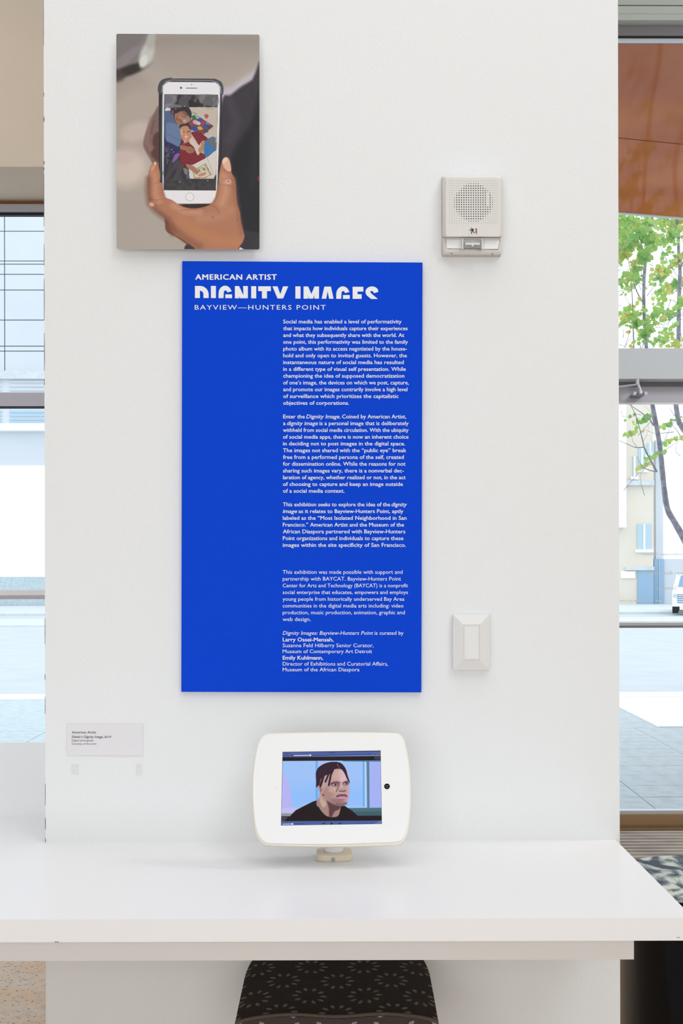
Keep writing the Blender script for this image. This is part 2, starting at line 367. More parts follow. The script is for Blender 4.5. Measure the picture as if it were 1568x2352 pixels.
for (xa, ya, xb, yb) in ((163, 1754, 182, 1780), (311, 1754, 327, 1783)):      # what old tape left on the paint
    a, b2 = P(xa, ya, 0), P(xb, yb, 0)
    MB().prism([(a.x + .001, -.0004, a.z), (b2.x, -.0004, a.z - .001), (b2.x - .001, -.0004, b2.z), (a.x, -.0004, b2.z + .002)][::-1], (0, .0003, 0)).build('tape_residue', 'residue', col)

# ------------------------------------------------------------------ window side (8.1 m from the camera)
def ZW(py, Y=YW): return P(1490, py, Y).z
def ZL(py, Y=YW): return P(52, py, Y).z
xr0, xl1 = 1.55, -1.75
# left: beige soffit box, brown strip, head, transom, rail
zf, zb = ZL(383, 4.68), ZL(465)
struct('wall_header', MB().prism([(XL, 4.68, zf), (XL, YW + .2, zf), (XL, YW + .2, ZC), (XL, 4.68, ZC)][::1], (xl1 + .9 - XL, 0, 0)), 'beige', 'beige plaster bulkhead above the left window', 'bulkhead')
w1 = setting('window_1', 'tall street window left of the column', 'window', (-3.4, YW, 0))
B(XL, xl1, YW - .02, YW + .012, ZL(475), zf + .001).build('wood_strip', 'wood', w1)
B(XL, xl1, YW - .06, YW + .012, ZL(491), ZL(475)).build('window_head', 'lilac', w1)
B(XL, xl1, YW - .03, YW + .012, ZL(497), ZL(491)).build('gasket', 'dark', w1)
tr = B(XL, xl1, YW - .07, YW + .012, ZL(926), ZL(905)).build('transom', 'lilac', w1)
B(XL, xl1, YW - .09, YW + .012, ZL(936), ZL(926)).build('transom_lip', 'lilac', tr)
B(XL, xl1, YW - .05, YW + .012, ZL(938.5), ZL(936)).build('gasket', 'dark', tr)
B(XL, xl1, YW - .02, YW + .012, ZL(1367), ZL(1355)).build('rail_top', 'curb', w1)
B(XL, xl1, YW - .05, YW + .012, ZL(1376), ZL(1367)).build('rail', 'lilac', w1)
B(XL, xl1, YW - .05, YW + .012, 0, .11).build('base_plate', 'bronze', w1)
B(XL, xl1, YW - .002, YW + .006, ZL(905), ZL(497)).build('upper_pane', 'glass', w1)
B(XL, xl1, YW - .002, YW + .006, .11, ZL(938.5)).build('lower_pane', 'glass', w1)
# right: door bay
d1 = setting('door_1', 'glazed street door and fanlight right of the column', 'door', (3.4, YW, 0))
B(xr0, XR, YW - .10, YW + .012, ZW(27.5), ZC).build('head_panel', 'pale', d1)
B(xr0, XR, YW - .05, YW + .012, ZW(33), ZW(27.5)).build('shadow_reveal', 'grey', d1)
B(xr0, XR, YW - .12, YW + .012, ZW(50), ZW(33)).build('head_panel', 'pale', d1)
B(xr0, XR, YW - .115, YW + .012, ZW(64), ZW(50)).build('head_panel', 'pale', d1)
B(xr0, XR, YW - .04, YW + .012, ZW(88), ZW(64)).build('head_rail', 'grey', d1)
B(xr0, XR, YW - .02, YW + .012, ZW(93), ZW(88)).build('gasket', 'dark', d1)
B(xr0, XR, YW - .03, YW + .012, ZW(97.5), ZW(93)).build('glazing_bead', 'silver', d1)
B(xr0, XR, YW - .002, YW + .006, ZW(800), ZW(97.5)).build('fanlight_pane', 'glass', d1)
B(xr0, XR, YW - .16, YW + .012, ZW(870, YW - .16), ZW(800, YW - .16)).build('transom', 'lbar', d1)
B(xr0, XR, YW - .02, YW + .012, ZW(889), ZW(868)).build('door_frame_head', 'grey', d1)
B(xr0, XR, YW - .012, YW + .012, ZW(926), ZW(889)).build('door_top_rail', 'lilac', d1)
B(xr0, XR, YW - .015, YW + .012, ZW(928.5), ZW(925.5)).build('glazing_bead', 'curb', d1)
B(xr0, XR, YW - .002, YW + .006, .11, ZW(928)).build('door_pane', 'glass', d1)
B(xr0, XR, YW - .03, YW + .012, ZW(1430), ZW(1427.5)).build('rail_lip', 'curb', d1)
pr = B(xr0, XR, YW - .05, YW + .012, ZW(1440), ZW(1431)).build('push_rail', 'silver', d1)
B(xr0, XR, YW - .065, YW - .05, ZW(1441), ZW(1436)).build('rail_edge', 'grey', pr)
B(xr0, XR, YW - .04, YW + .012, ZW(1866), ZW(1859)).build('sill_bead', 'silver', d1)
B(xr0, XR, YW - .07, YW + .012, 0.0, ZW(1866)).build('kick_plate', 'bronze', d1)
# door closer with arm and three round screws
dc = MB(); Yc = YW - .17
a, b2, c2 = P(1421, 888, Yc), P(1466, 883, Yc), P(1473, 898, Yc)
cl = thing('door_closer', 'small silver door closer arm hanging under the transom bar', 'door closer', tuple(P(1468, 872, Yc)))
MB().tube([P(1400, 889.5, Yc), a, b2], .0062, 8).build('arm', 'silver', cl, True)
MB().tube([P(1463.5, 869, Yc), P(1463.5, 884, Yc)], .013, 10).build('pivot', 'silver', cl, True)
MB().tube([P(1464, 880, Yc), P(1470, 895, Yc), P(1471, 905, Yc)], [.010, .010, .014], 10).build('bracket', 'silver', cl, True)
for x, y in ((1458, 903), (1471.5, 899), (1483, 903)):
    q = P(x, y, Yc - .01); MB().lathe((0, 0, 0), [(.010, 0), (.010, .01), (.004, .012)], 14)
    s_ = MB(); s_.tube([q + Vector((0, .03, 0)), q], .0105, 14); s_.build('screw', 'silver', cl, True)
q0, q1 = P(1458, 903, Yc), P(1484, 903, Yc); MB().box(q0.x, q1.x, Yc + .015, YW, q0.z - .008, q0.z + .004).build('foot_plate', 'grey', cl)
# mirrored vinyl lettering, read from the street
vl = MB(); YV = YW + .0075
line(vl, 'Smithsonian Affiliate', 1475, 1572, 1275.3, 5.4, YV, .012, mirror=True)
line(vl, 'Wednesday–Saturday', 1480.5, 1640, 1319.5, 7.6, YV, .012, mirror=True)
line(vl, 'Sunday', 1508, 1554, 1354, 7.6, YV, .012, mirror=True)
line(vl, 'after hours, please use intercom', 1407, 1519.5, 1381.7, 5.4, YV, .016, mirror=True)
vl.build('lettering', 'vinyl', d1)

# walk-off mat of bars inside the door
mt = setting('trim_1', 'ribbed metal entrance mat inside the glass door', 'entrance mat', (3.3, 4.6, 0))
B(xr0, XR, 3.3, YW - .07, 0.0, .006).build('mat_bed', 'gap', mt)
pitch = .0845; y = YW - .075; k = 0; mesh = {}
while y > 3.32:
    m_ = 'slat2' if k < 2 else 'slat'
    o = MB().prism([(xr0, y - pitch * .62, .004), (xr0, y - pitch * .62, .020), (xr0, y - pitch * .5, .028), (xr0, y - pitch * .12, .028), (xr0, y, .020), (xr0, y, .004)], (XR - xr0, 0, 0)).build('mat_bar', m_, mt)
    y -= pitch; k += 1

# ------------------------------------------------------------------ street outside
def GY(py): return PZ(1490, py, 0).y
struct('floor_outside', B(-40, 60, YW + .2, 75, -.25, -.06), 'asphalt', 'pale sunlit street beyond the windows', 'road')
def strip(name, y0, y1, z, m, label, x0=-30, x1=45): return struct(name, B(x0, x1, y0, y1, -.1, z), m, label, 'pavement')
sw = setting('trim_2', 'blue-grey stone pavement outside the windows', 'pavement', (0, YW + .2, 0))
B(-8, 10, YW + .08, 13.62, -.12, -.03).build('mortar_bed', 'joint', sw)
base_me = None; px_, rows = .868, 11
ys = [YW + .10 + i * .488 for i in range(rows)]; Yend = 10.50
x_first = PZ(1463, 1675, 0).x - 7 * px_
protos = {}
for j, y in enumerate(ys):
    y1 = min(y + .488, Yend)
    for i in range(-1, 11):
        xx = x_first + i * px_
        key = round(y1 - y, 3)
        if key not in protos:
            me = B(.004, px_ - .004, .004, y1 - y - .004, -.04, 0, bev=.003).build('paver', 'paver', sw).data
            protos[key] = me; bpy.data.objects.remove(bpy.data.objects[-1]) if False else None
            o = [q for q in sw.children if q.data is me][0]
            for v in me.vertices: v.co += Vector((0, YW + .2, 0))
        else:
            o = bpy.data.objects.new('paver', protos[key]); C.objects.link(o); o.parent = sw
        o.location = (xx, y - (YW + .2), random.uniform(-.0012, .0012))
# far strips: kerb-side paving left, white textured corner slab right
XE = PZ(1517, 1673, 0).x
B(-8, XE - .006, Yend + .006, 13.55, -.06, -.002).build('paving_slab', 'paver', sw)
rp = thing('corner_slab', 'white concrete corner slab scored with curved rings beyond the pavers', 'slab', (6, 12, 0))
B(XE, 10, Yend + .03, 13.55, -.08, .012, bev=.008).build('slab_body', 'ramp', rp)
rc = PZ(1640, 1632, 0)
for r in (.55, .95, 1.35, 1.75, 2.15, 2.55):
    pts = []
    for t in np.linspace(0, 2 * math.pi, 49):
        x, yy = rc.x + r * math.cos(t), rc.y + r * .8 * math.sin(t)
        pts.append((x, yy))
    run = []
    for (x, yy) in pts + [(99, 99)]:
        if XE + .05 < x < 9.95 and Yend + .08 < yy < 13.5: run.append((x, yy, .013))
        else:
            if len(run) > 2:
                L = MB(); vs = []; n = len(run)
                for q in range(n):
                    a = Vector(run[max(q - 1, 0)]); b2 = Vector(run[min(q + 1, n - 1)]); d = (b2 - a).normalized(); nn = Vector((-d.y, d.x, 0)) * .035
                    p = Vector(run[q]); vs += [p - nn - Vector((0, 0, .005)), p + Vector((0, 0, .006)), p + nn - Vector((0, 0, .005))]
                L.add(vs, [(q * 3 + e, q * 3 + e + 1, q * 3 + e + 4, q * 3 + e + 3) for q in range(n - 1) for e in (0, 1)]); L.build('ring', 'ring', rp, True)
            run = []
struct('trim_3', B(-30, 45, 13.56, 14.15, -.1, .02), 'curb', 'white kerb along the street', 'kerb')
strip('trim_4', 36.5, 42, -.03, 'walk', 'light paved strip in the middle of the street')
strip('trim_5', 46, 57.0, .02, 'walk', 'pavement across the street')

# canopy of orange metal panels outside above the door
ca = thing('entrance_canopy', 'glossy orange-brown metal canopy outside above the glass door', 'canopy', (3, 7, 5.245))
ang = math.radians(15); zc = 5.245
seams = [PZ(1495, 329.5, zc).y, PZ(1495, 102.5, zc).y, PZ(1495, 487.5, zc).y]
yb_, ya_, ye_ = seams; xm = PZ(1495, 400, zc).x
def slant(x, y): return y + (x - xm) * math.tan(ang)
def cpanel(y0, y1, m='orange', z0=zc, z1=zc + .16, nm='canopy_panel', x0=1.3, x1=9):
    L = [(x0, max(slant(x0, y0), YW + .13), z0), (x1, slant(x1, y0), z0), (x1, slant(x1, y1), z0), (x0, max(slant(x0, y1), YW + .14), z0)]
    return MB().prism(L, (0, 0, z1 - z0)).build(nm, m, ca)
cpanel(YW - 1.2, ya_ - .03); cpanel(ya_ + .03, yb_ - .012); cpanel(yb_ + .012, ye_)
cpanel(YW - 1.2, ye_ - .05, 'odark', zc + .02, zc + .14, 'canopy_core')
cpanel(ye_ + .002, ye_ + .05, 'pale', zc - .01, zc + .2, 'fascia_edge')

# ------------------------------------------------------------------ street trees
def smooth_pts(pts, k=4):
    pts = [Vector(p) for p in pts]; out = []
    for i in range(len(pts) - 1):
        p0, p1, p2, p3 = pts[max(i - 1, 0)], pts[i], pts[i + 1], pts[min(i + 2, len(pts) - 1)]
        for j in range(k):
            t = j / k
            out.append(0.5 * ((2 * p1) + (p2 - p0) * t + (2 * p0 - 5 * p1 + 4 * p2 - p3) * t * t + (3 * p1 - p0 - 3 * p2 + p3) * t ** 3))
    return out + [pts[-1]]
def tree(label, trunk_px, Y, r0, r1, branches, clusters, seed, nleaf):
    rs = random.Random(seed); tp = [P(x, y, Y) for x, y in trunk_px]
    tp[-1].z = -.03
    t = thing('street_tree', label, 'tree', (tp[-1].x, tp[-1].y, 0), 'street trees outside the glass door')
    path = smooth_pts(tp); n = len(path)
    MB().tube(path, [r1 + (r0 - r1) * (i / (n - 1)) ** 1.1 * rs.uniform(.93, 1.08) for i in range(n)], 10).build('trunk', 'bark', t, True)
    tips = []
    for (pp, ra) in branches:
        dy = rs.uniform(-.5, .5)
        q = [P(x, y, Y + dy * i / (len(pp) - 1)) for i, (x, y) in enumerate(pp)]
        q = smooth_pts(q, 3); m = len(q)
        MB().tube(q, [ra * (1 - .75 * i / (m - 1)) for i in range(m)], 6).build('branch', 'bark', t, True); tips.append(q[-1])
    tw = MB(); lf = MB()
    for (x, y, rx, ry, cnt) in clusters:
        c = P(x, y, Y + rs.uniform(-.9, .9)); sx = rx * (Y + 2.7) / F; sz = ry * (Y + 2.7) / F
        for _ in range(max(2, cnt // 14)):
            a = c + Vector((rs.gauss(0, .5) * sx, rs.gauss(0, .4) * .4, rs.gauss(0, .5) * sz)); b2 = a + Vector((rs.uniform(-.3, .3), rs.uniform(-.2, .2), rs.uniform(-.35, .1)))
            mid = (a + b2) / 2 + Vector((rs.uniform(-.05, .05),) * 3); tw.tube([a, mid, b2], [.0015, .0025, .004], 4)
        for _ in range(int(cnt * 1.4)):
            p = c + Vector((rs.gauss(0, .55) * sx, rs.gauss(0, .35) * .6, rs.gauss(0, .55) * sz))
            s = rs.uniform(.018, .042); u = Vector((rs.gauss(0, 1), rs.gauss(0, .6), rs.gauss(0, 1))).normalized(); w = u.cross(Vector((rs.gauss(0, .5), 1, rs.gauss(0, .5)))).normalized(); nn = u.cross(w) * s * .25
            lf.add([p - u * s, p - u * s * .2 + w * s * .75 + nn, p + u * s * .45 + w * s * .6, p + u * s, p + u * s * .45 - w * s * .6 + nn, p - u * s * .2 - w * s * .75], [(0, 1, 2, 3), (0, 3, 4, 5)])
    o = tw.build('twigs', 'bark', t); o['kind'] = 'stuff'
    o = lf.build('foliage', 'leaf', t); o['kind'] = 'stuff'
    return t
rs = random.Random(3)
clA = [(1430, 500, 18, 25, 70), (1450, 520, 18, 18, 80), (1465, 545, 20, 16, 90), (1435, 560, 16, 18, 80), (1485, 515, 14, 18, 50), (1428, 585, 12, 12, 70), (1500, 555, 14, 12, 40), (1480, 590, 12, 12, 35),
       (1440, 640, 14, 8, 30), (1450, 655, 12, 8, 25), (1468, 600, 12, 8, 30), (1452, 725, 16, 8, 40), (1440, 715, 12, 8, 25), (1462, 745, 12, 8, 25), (1478, 770, 8, 18, 30), (1490, 755, 8, 8, 16), (1427, 745, 6, 6, 12),
       (1475, 965, 8, 7, 16), (1450, 995, 9, 5, 14), (1502, 1048, 5, 4, 7), (1477, 1070, 6, 4, 9), (1446, 958, 4, 3, 4), (1390, 520, 30, 40, 90), (1350, 600, 30, 40, 80), (1470, 440, 60, 30, 200), (1400, 430, 60, 40, 160)]
brA = [([(1508, 1084), (1495, 1060), (1482, 1035), (1477, 1020), (1470, 990), (1457, 948), (1443, 925)], .011), ([(1477, 1027), (1460, 1028), (1440, 1020), (1418, 1010)], .007),
       ([(1507, 1084), (1485, 1078), (1472, 1068), (1462, 1047)], .007), ([(1500, 977), (1488, 960), (1470, 946), (1445, 925), (1438, 880)], .009),
       ([(1479, 700), (1463, 672), (1452, 640), (1443, 600), (1432, 540)], .009), ([(1455, 800), (1452, 700), (1449, 650), (1440, 610)], .008), ([(1470, 800), (1462, 745), (1440, 690), (1421, 650)], .005),
       ([(1485, 680), (1498, 662), (1510, 640), (1516, 600), (1524, 560)], .004), ([(1434, 798), (1446, 760), (1450, 735), (1421, 742)], .004), ([(1490, 560), (1478, 540), (1462, 515), (1440, 490)], .007),
       ([(1495, 520), (1510, 505), (1530, 480)], .005), ([(1500, 975), (1495, 950), (1478, 930)], .003), ([(1476, 1015), (1488, 990), (1486, 960)], .003), ([(1490, 1050), (1497, 1020), (1492, 1000)], .0025)]
tree('slender street tree leaning left, its forked grey trunk nearest the column',
     [(1504, 420), (1500, 490), (1492, 521), (1489, 572), (1481, 612), (1478, 664), (1479, 727), (1484, 800), (1494, 900), (1498, 930), (1506, 973), (1515, 1026), (1521, 1086), (1526, 1133), (1533, 1171), (1547, 1197), (1568, 1235), (1600, 1310), (1635, 1450), (1650, 1660)],
     11.7, .040, .012, brA, clA, 11, 0)
clB = [(1530, 500, 16, 16, 70), (1550, 515, 16, 14, 70), (1565, 500, 10, 16, 50), (1540, 545, 14, 12, 45), (1555, 600, 10, 8, 45), (1528, 585, 10, 6, 14), (1520, 630, 14, 10, 50), (1510, 620, 8, 10, 25), (1550, 655, 12, 10, 60), (1523, 665, 6, 8, 16),
       (1518, 690, 10, 8, 25), (1505, 720, 8, 6, 16), (1530, 725, 10, 8, 26), (1545, 715, 10, 8, 24), (1528, 780, 10, 6, 24), (1550, 790, 12, 6, 22), (1513, 778, 6, 6, 14), (1540, 755, 6, 6, 12), (1566, 690, 6, 8, 20),
       (1533, 975, 8, 4, 14), (1545, 967, 6, 3, 8), (1545, 1012, 8, 5, 14), (1560, 1010, 5, 4, 6), (1620, 520, 40, 40, 200), (1640, 640, 50, 40, 180), (1560, 440, 60, 30, 160), (1690, 560, 50, 60, 160)]
brB = [([(1559, 700), (1540, 690), (1530, 730), (1512, 780), (1505, 800)], .005), ([(1560, 690), (1535, 740), (1525, 800)], .004), ([(1555, 960), (1545, 950), (1532, 930)], .006), ([(1568, 1012), (1555, 990), (1540, 970), (1537, 945)], .005),
       ([(1557, 960), (1556, 940), (1552, 925)], .003), ([(1558, 530), (1545, 515), (1525, 490)], .007), ([(1559, 620), (1575, 590), (1590, 540)], .007), ([(1560, 640), (1545, 620), (1530, 600), (1520, 560)], .004), ([(1566, 800), (1562, 740), (1568, 700)], .004)]
tree('second street tree to the right, its trunk crossing the fanlight edge',
     [(1549, 430), (1551, 490), (1557, 531), (1558, 582), (1561, 623), (1559, 684), (1557, 800), (1550, 900), (1557, 962), (1568, 984), (1610, 1060), (1660, 1300), (1672, 1650)],
     13.2, .044, .013, brB, clB, 12, 0)

# ------------------------------------------------------------------ buildings across the street (about 60 m off)
YFB = 57.5
def Z(px, py, Y=YFB): return P(px, py, Y).z
def X(px, Y=YFB): return P(px, 1310, Y).x
bl = thing('office_building', 'pale blue panelled office building seen through the left window', 'building', (-18, YFB, 0))
rowpx = [380, 440, 495, 531, 599.5, 606.5, 630, 666, 735, 795, 806.5, 853.5]
xs0 = X(12); cw = X(139) - X(12)
B(xs0 - 3 * cw, xs0 + 4 * cw, YFB + .3, YFB + 14, 0, Z(12, 380)).build('wall', 'fjoint', bl)
for r in range(len(rowpx) - 1):
    z1, z0 = Z(12, rowpx[r]), Z(12, rowpx[r + 1])
    for c in range(-3, 4):
        xa = xs0 + c * cw
        B(xa + .022, xa + cw - .022, YFB, YFB + .35, z0 + .02, z1 - .02).build('cladding_panel', 'facade', bl)
B(xs0 - 3 * cw, xs0 + 4 * cw, YFB - .3, YFB + .3, Z(12, 872), Z(12, 853.5)).build('cornice', 'walk', bl)
for i, (a, b2) in enumerate(((876, 880), (885, 889), (894, 898), (902, 906), (944, 948.5), (953, 957), (961.5, 965.5), (969, 972.5))):
    for (x0, x1) in ((-160, 6), (24, 230)):
        B(X(x0), X(x1), YFB - .15, YFB + .3, Z(12, b2), Z(12, a)).build('louver_slat', 'louver' if i > 3 else 'facade', bl)
B(xs0 - 3 * cw, xs0 + 4 * cw, YFB - .1, YFB + .3, Z(12, 975), Z(12, 872)).build('louver_wall', 'facade', bl)
B(xs0 - 3 * cw, xs0 + 4 * cw, YFB - .5, YFB + .3, Z(12, 991), Z(12, 975)).build('band', 'bwhite', bl)
B(xs0 - 3 * cw, xs0 + 4 * cw, YFB, YFB + .3, Z(12, 1070), Z(12, 991)).build('wall_band', 'facade', bl)
B(xs0 - 3 * cw, xs0 + 4 * cw, YFB - .2, YFB + .3, Z(12, 1325), Z(12, 1070)).build('ground_floor_wall', 'bwhite', bl)
B(xs0 - 3 * cw, xs0 + 4 * cw, YFB - .3, YFB + .3, 0, Z(12, 1325)).build('plinth', 'paver', bl)

b2_ = thing('cream_building', 'cream rendered building with blue windows beyond the glass door', 'building', (15, YFB, 0))
xa, xb = X(1380), X(1500)
B(xa, xb, YFB, YFB + 14, 0, Z(1450, 905)).build('wall', 'bbeige', b2_)
B(xa, X(1433), YFB - .5, YFB + .1, Z(1450, 1212), Z(1450, 905)).build('pilaster', 'bwhite', b2_)
B(X(1434), xb, YFB - .25, YFB + .1, Z(1450, 1115), Z(1450, 1104)).build('cornice', 'walk', b2_)
B(X(1434), xb, YFB - .15, YFB + .1, Z(1450, 1310), Z(1450, 1302)).build('cornice', 'walk', b2_)
for (x0, y0, x1, y1) in ((1453, 1048, 1460, 1095), (1466, 1030, 1482, 1078), (1486, 1018, 1500, 1045), (1463, 1204, 1494, 1262)):
    w = B(X(x0), X(x1), YFB - .06, YFB + .1, Z(x0, y1), Z(x0, y0)).build('window', 'bblue', b2_)
    B(X(x0) - .1, X(x1) + .1, YFB - .14, YFB, Z(x0, y1) - .14, Z(x0, y1)).build('window_sill', 'bwhite', w)
    B((X(x0) + X(x1)) / 2 - .04, (X(x0) + X(x1)) / 2 + .04, YFB - .1, YFB - .05, Z(x0, y1), Z(x0, y0)).build('glazing_bar', 'bwhite', w)
B(X(1463), xb, YFB - .08, YFB + .1, 0, Z(1480, 1310)).build('garage_opening', 'bdark', b2_)  # flat blue sheet: shade inside the garage opening put in as colour
B(X(1425), X(1457), YFB - .08, YFB + .1, Z(1440, 1328), Z(1440, 1312)).build('shop_window', 'bwhite', b2_)
b3_ = thing('white_building', 'bright white building at the right edge, behind the parked car', 'building', (24, YFB, 0))
B(xb + .02, X(2100), YFB + .5, YFB + 14, 0, Z(1500, 960)).build('wall', 'bwhite', b3_)
B(X(1509), X(1526), YFB + .3, YFB + .6, 0, Z(1500, 1010)).build('pilaster', 'facade', b3_)
g_ = B(X(1504), X(1527), YFB + .2, YFB + .6, 0, Z(1500, 1284)).build('entrance', 'bdark', b3_)
B(X(1515), X(1516.5), YFB + .15, YFB + .25, 0, Z(1500, 1284)).build('door_post', 'bblue', g_)
B(X(1527), X(2100), YFB + .3, YFB + .6, 0, Z(1500, 1284)).build('ground_floor_wall', 'facade', b3_)
# parked car, nose towards the viewer
YC = 44.0; sx = (YC + 2.7) / F
def cz(py): return P(1560, py, YC).z
cxl = P(1545, 1310, YC).x; cwid = 1.82; cxc = cxl + cwid / 2
cr = thing('car', 'white parked car with a slatted grille at the right edge', 'car', (cxc, YC, 0))
prof = [(-.0, .28), (-.02, .62), (.12, .80), (1.05, .98), (1.75, 1.46), (3.1, 1.48), (3.9, 1.02), (4.45, .95), (4.5, .3)]
def xsec(f, zz): return f * cwid / 2 * (1 - .16 * max(0, zz - .9) / .6)
bd = MB(); n = len(prof); vs = []
for sgn in (-1, 1):
    for (yy, zz) in prof: vs.append((cxc + sgn * xsec(1, zz), YC + yy, zz))
bd.add(vs, [tuple(range(n)), tuple(range(2 * n - 1, n - 1, -1))] + [(i, n + i, n + (i + 1) % n, (i + 1) % n) for i in range(n)])
bd.build('car_body', 'car', cr)
MB().add([(cxc - .72, YC + 1.06, 1.0), (cxc + .72, YC + 1.06, 1.0), (cxc + .62, YC + 1.70, 1.43), (cxc - .62, YC + 1.70, 1.43)], [(0, 1, 2, 3)]).build('windscreen', 'cargl', cr)
gr = B(cxc - .72, cxc + .72, YC - .05, YC, .42, .74).build('grille', 'cargl', cr)
for k in range(4): B(cxc - .70, cxc + .70, YC - .07, YC - .05, .45 + k * .075, .475 + k * .075).build('grille_slat', 'car', gr)
for sgn in (-1, 1):
    B(cxc + sgn * .78 - .11, cxc + sgn * .78 + .11, YC - .04, YC + .02, .62, .76, bev=.02).build('headlight', 'silver', cr)
    for yy in (.8, 3.6):
        MB().tube([(cxc + sgn * .70, YC + yy, .32), (cxc + sgn * .92, YC + yy, .32)], .32, 20).build('wheel', 'tyre', cr, True)

cr.rotation_euler.z = -math.atan2(cxc, YC + 2.7)
# ------------------------------------------------------------------ worktop
D0 = 625.0
zt = P(760, 1932.3, 0).z                   # height of the worktop surface
yf = PZ(780, 2110.5, zt).y                 # its front edge
xs = P(1412, 1310, 0).x; yrear = PZ(52, 1705, zt).y; xcol = cx0
fr_l, fr_r = PZ(-10, 2112, zt), PZ(1560, 2108, zt)
th = zt - P(780, 2163, yf).z
wt = thing('worktop', 'long white laminate worktop running past the column', 'worktop', (0, yf / 2, zt))
sl = (fr_r.y - fr_l.y) / (fr_r.x - fr_l.x)
def yfront(x, off=0): return fr_l.y + (x - fr_l.x) * sl + off
slabL = [(-2.6, yfront(-2.6)), (xs, yfront(xs)), (xs, 0.0), (cx0, 0.0), (cx0, yrear), (-2.6, yrear)]
MB().prism([(x, y, zt - th) for x, y in slabL], (0, 0, th)).build('slab', 'counter', wt)
ya = yf + .08; xa_r = P(1454, 2190, ya).x; za = P(780, 2206, ya).z
MB().prism([(-2.5, yfront(-2.5, .08), za), (xa_r, yfront(xa_r, .08), za), (xa_r, yfront(xa_r, .10), za), (-2.5, yfront(-2.5, .10), za)], (0, 0, zt - th - za)).build('apron', 'apron', wt)
B(xa_r - .02, xa_r, yf + .09, 0, za, zt - th).build('side_rail', 'apron', wt)
B(-2.5, xa_r, -.03, 0, za, zt - th).build('wall_cleat', 'apron', wt)
for (x, y, w) in ((126, 2166, 4), (131, 2166.3, 3), (1553, 2151.6, 2), (1557, 2151.2, 2)):
    q = P(x, y, yf); B(q.x - w * .0004, q.x + w * .0004, yfront(q.x) - .0004, yfront(q.x) + .001, q.z - .0006, q.z + .0006).build('edge_chip', 'chip', wt)

# ------------------------------------------------------------------ bar stool under the worktop
DS = .87 * 2.7; ys_ = -2.7 + DS; zs = CAM.z - (2331 - 1310) * DS / F
scx = P(773, 2331, ys_).x; hw = 235 * DS / F
stl = thing('bar_stool', 'dark upholstered bar stool with petal pattern tucked under the worktop', 'stool', (scx, ys_ + .19, 0))
nx, ny = 37, 25; dep = .36
V = []
def seat_half(y):                         # half width at depth y (0 front .. 1 back), rounded back corners
    base = hw * (1.0 - .03 * y)
    if y > .52: base -= hw * .26 * (1 - math.sqrt(max(0, 1 - ((y - .52) / .48) ** 2)))
    return base
for j in range(ny):
    t = j / (ny - 1)
    for i in range(nx):
        u = -1 + 2 * i / (nx - 1); e = abs(u) ** 9
        z = zs - .006 + .045 * math.sin(t * 1.35) * .8 - .012 * e - (.02 * (t - .85) / .15 if t > .85 else 0) - .0022 * math.cos(u * 7.0) * (1 - t)
        V.append((scx + u * seat_half(t), ys_ + .012 + t * dep, z))
tb = MB(); nb = len(V)
Vb = [(x + (scx - x) * .04, y, zs - .085) for (x, y, z) in V]
fs = [(j * nx + i, j * nx + i + 1, (j + 1) * nx + i + 1, (j + 1) * nx + i) for j in range(ny - 1) for i in range(nx - 1)]
ring = [i for i in range(nx)] + [j * nx + nx - 1 for j in range(1, ny)] + [(ny - 1) * nx + i for i in range(nx - 2, -1, -1)] + [j * nx for j in range(ny - 2, 0, -1)]
tb.add(V + Vb, fs + [(ring[(k + 1) % len(ring)], ring[k], ring[k] + nb, ring[(k + 1) % len(ring)] + nb) for k in range(len(ring))] + [tuple(reversed([r + nb for r in ring]))])
tb.build('seat_cushion', 'petal', stl, True)
# front border cloth bulging out below the welt
ff = MB(); NV = 9; fv = []
for j in range(NV):
    t = j / (NV - 1)
    for i in range(nx):
        u = -1 + 2 * i / (nx - 1)
        fv.append((scx + u * hw * (1.0 + .012 * math.sin(t * 3.1)), ys_ + .010 - .022 * math.sin(.3 + t * 2.4) * (1 - abs(u) ** 6), zs - .006 - .0022 * math.cos(u * 7) - .012 * abs(u) ** 9 - t * .095))
bk = [(x, ys_ + .03, z) for x, y, z in fv]
fs = [((j + 1) * nx + i, (j + 1) * nx + i + 1, j * nx + i + 1, j * nx + i) for j in range(NV - 1) for i in range(nx - 1)]
ff.add(fv, fs); ff.build('seat_border', 'petal_lit', stl, True)
wp = [(scx + u * hw * .99, ys_ + .006, zs - .003 - .0022 * math.cos(u * 7) - .012 * abs(u) ** 9) for u in np.linspace(-1, 1, 41)]
MB().tube(wp, .0032, 8).build('welt', 'fab_edge', stl, True)
B(scx - hw * .9, scx + hw * .9, ys_ + .03, ys_ + dep - .03, zs - .11, zs - .08).build('seat_board', 'gblack', stl)
for sx_ in (-1, 1):
    for (yy, yo) in ((.05, -.03), (dep - .05, .03)):
        MB().tube([(scx + sx_ * hw * .8, ys_ + yy, zs - .10), (scx + sx_ * (hw * .8 + .03), ys_ + yy + yo, 0.0)], .0125, 12).build('leg', 'steel', stl, True)
zr = .28; q = hw * .8 + .02
MB().tube([(scx - q, ys_ + .03, zr), (scx + q, ys_ + .03, zr)], .010, 10).build('footrest', 'steel', stl, True)
for sx_ in (-1, 1): MB().tube([(scx + sx_ * q, ys_ + .03, zr + .06), (scx + sx_ * q, ys_ + dep - .03, zr + .06)], .009, 10).build('stretcher', 'steel', stl, True)

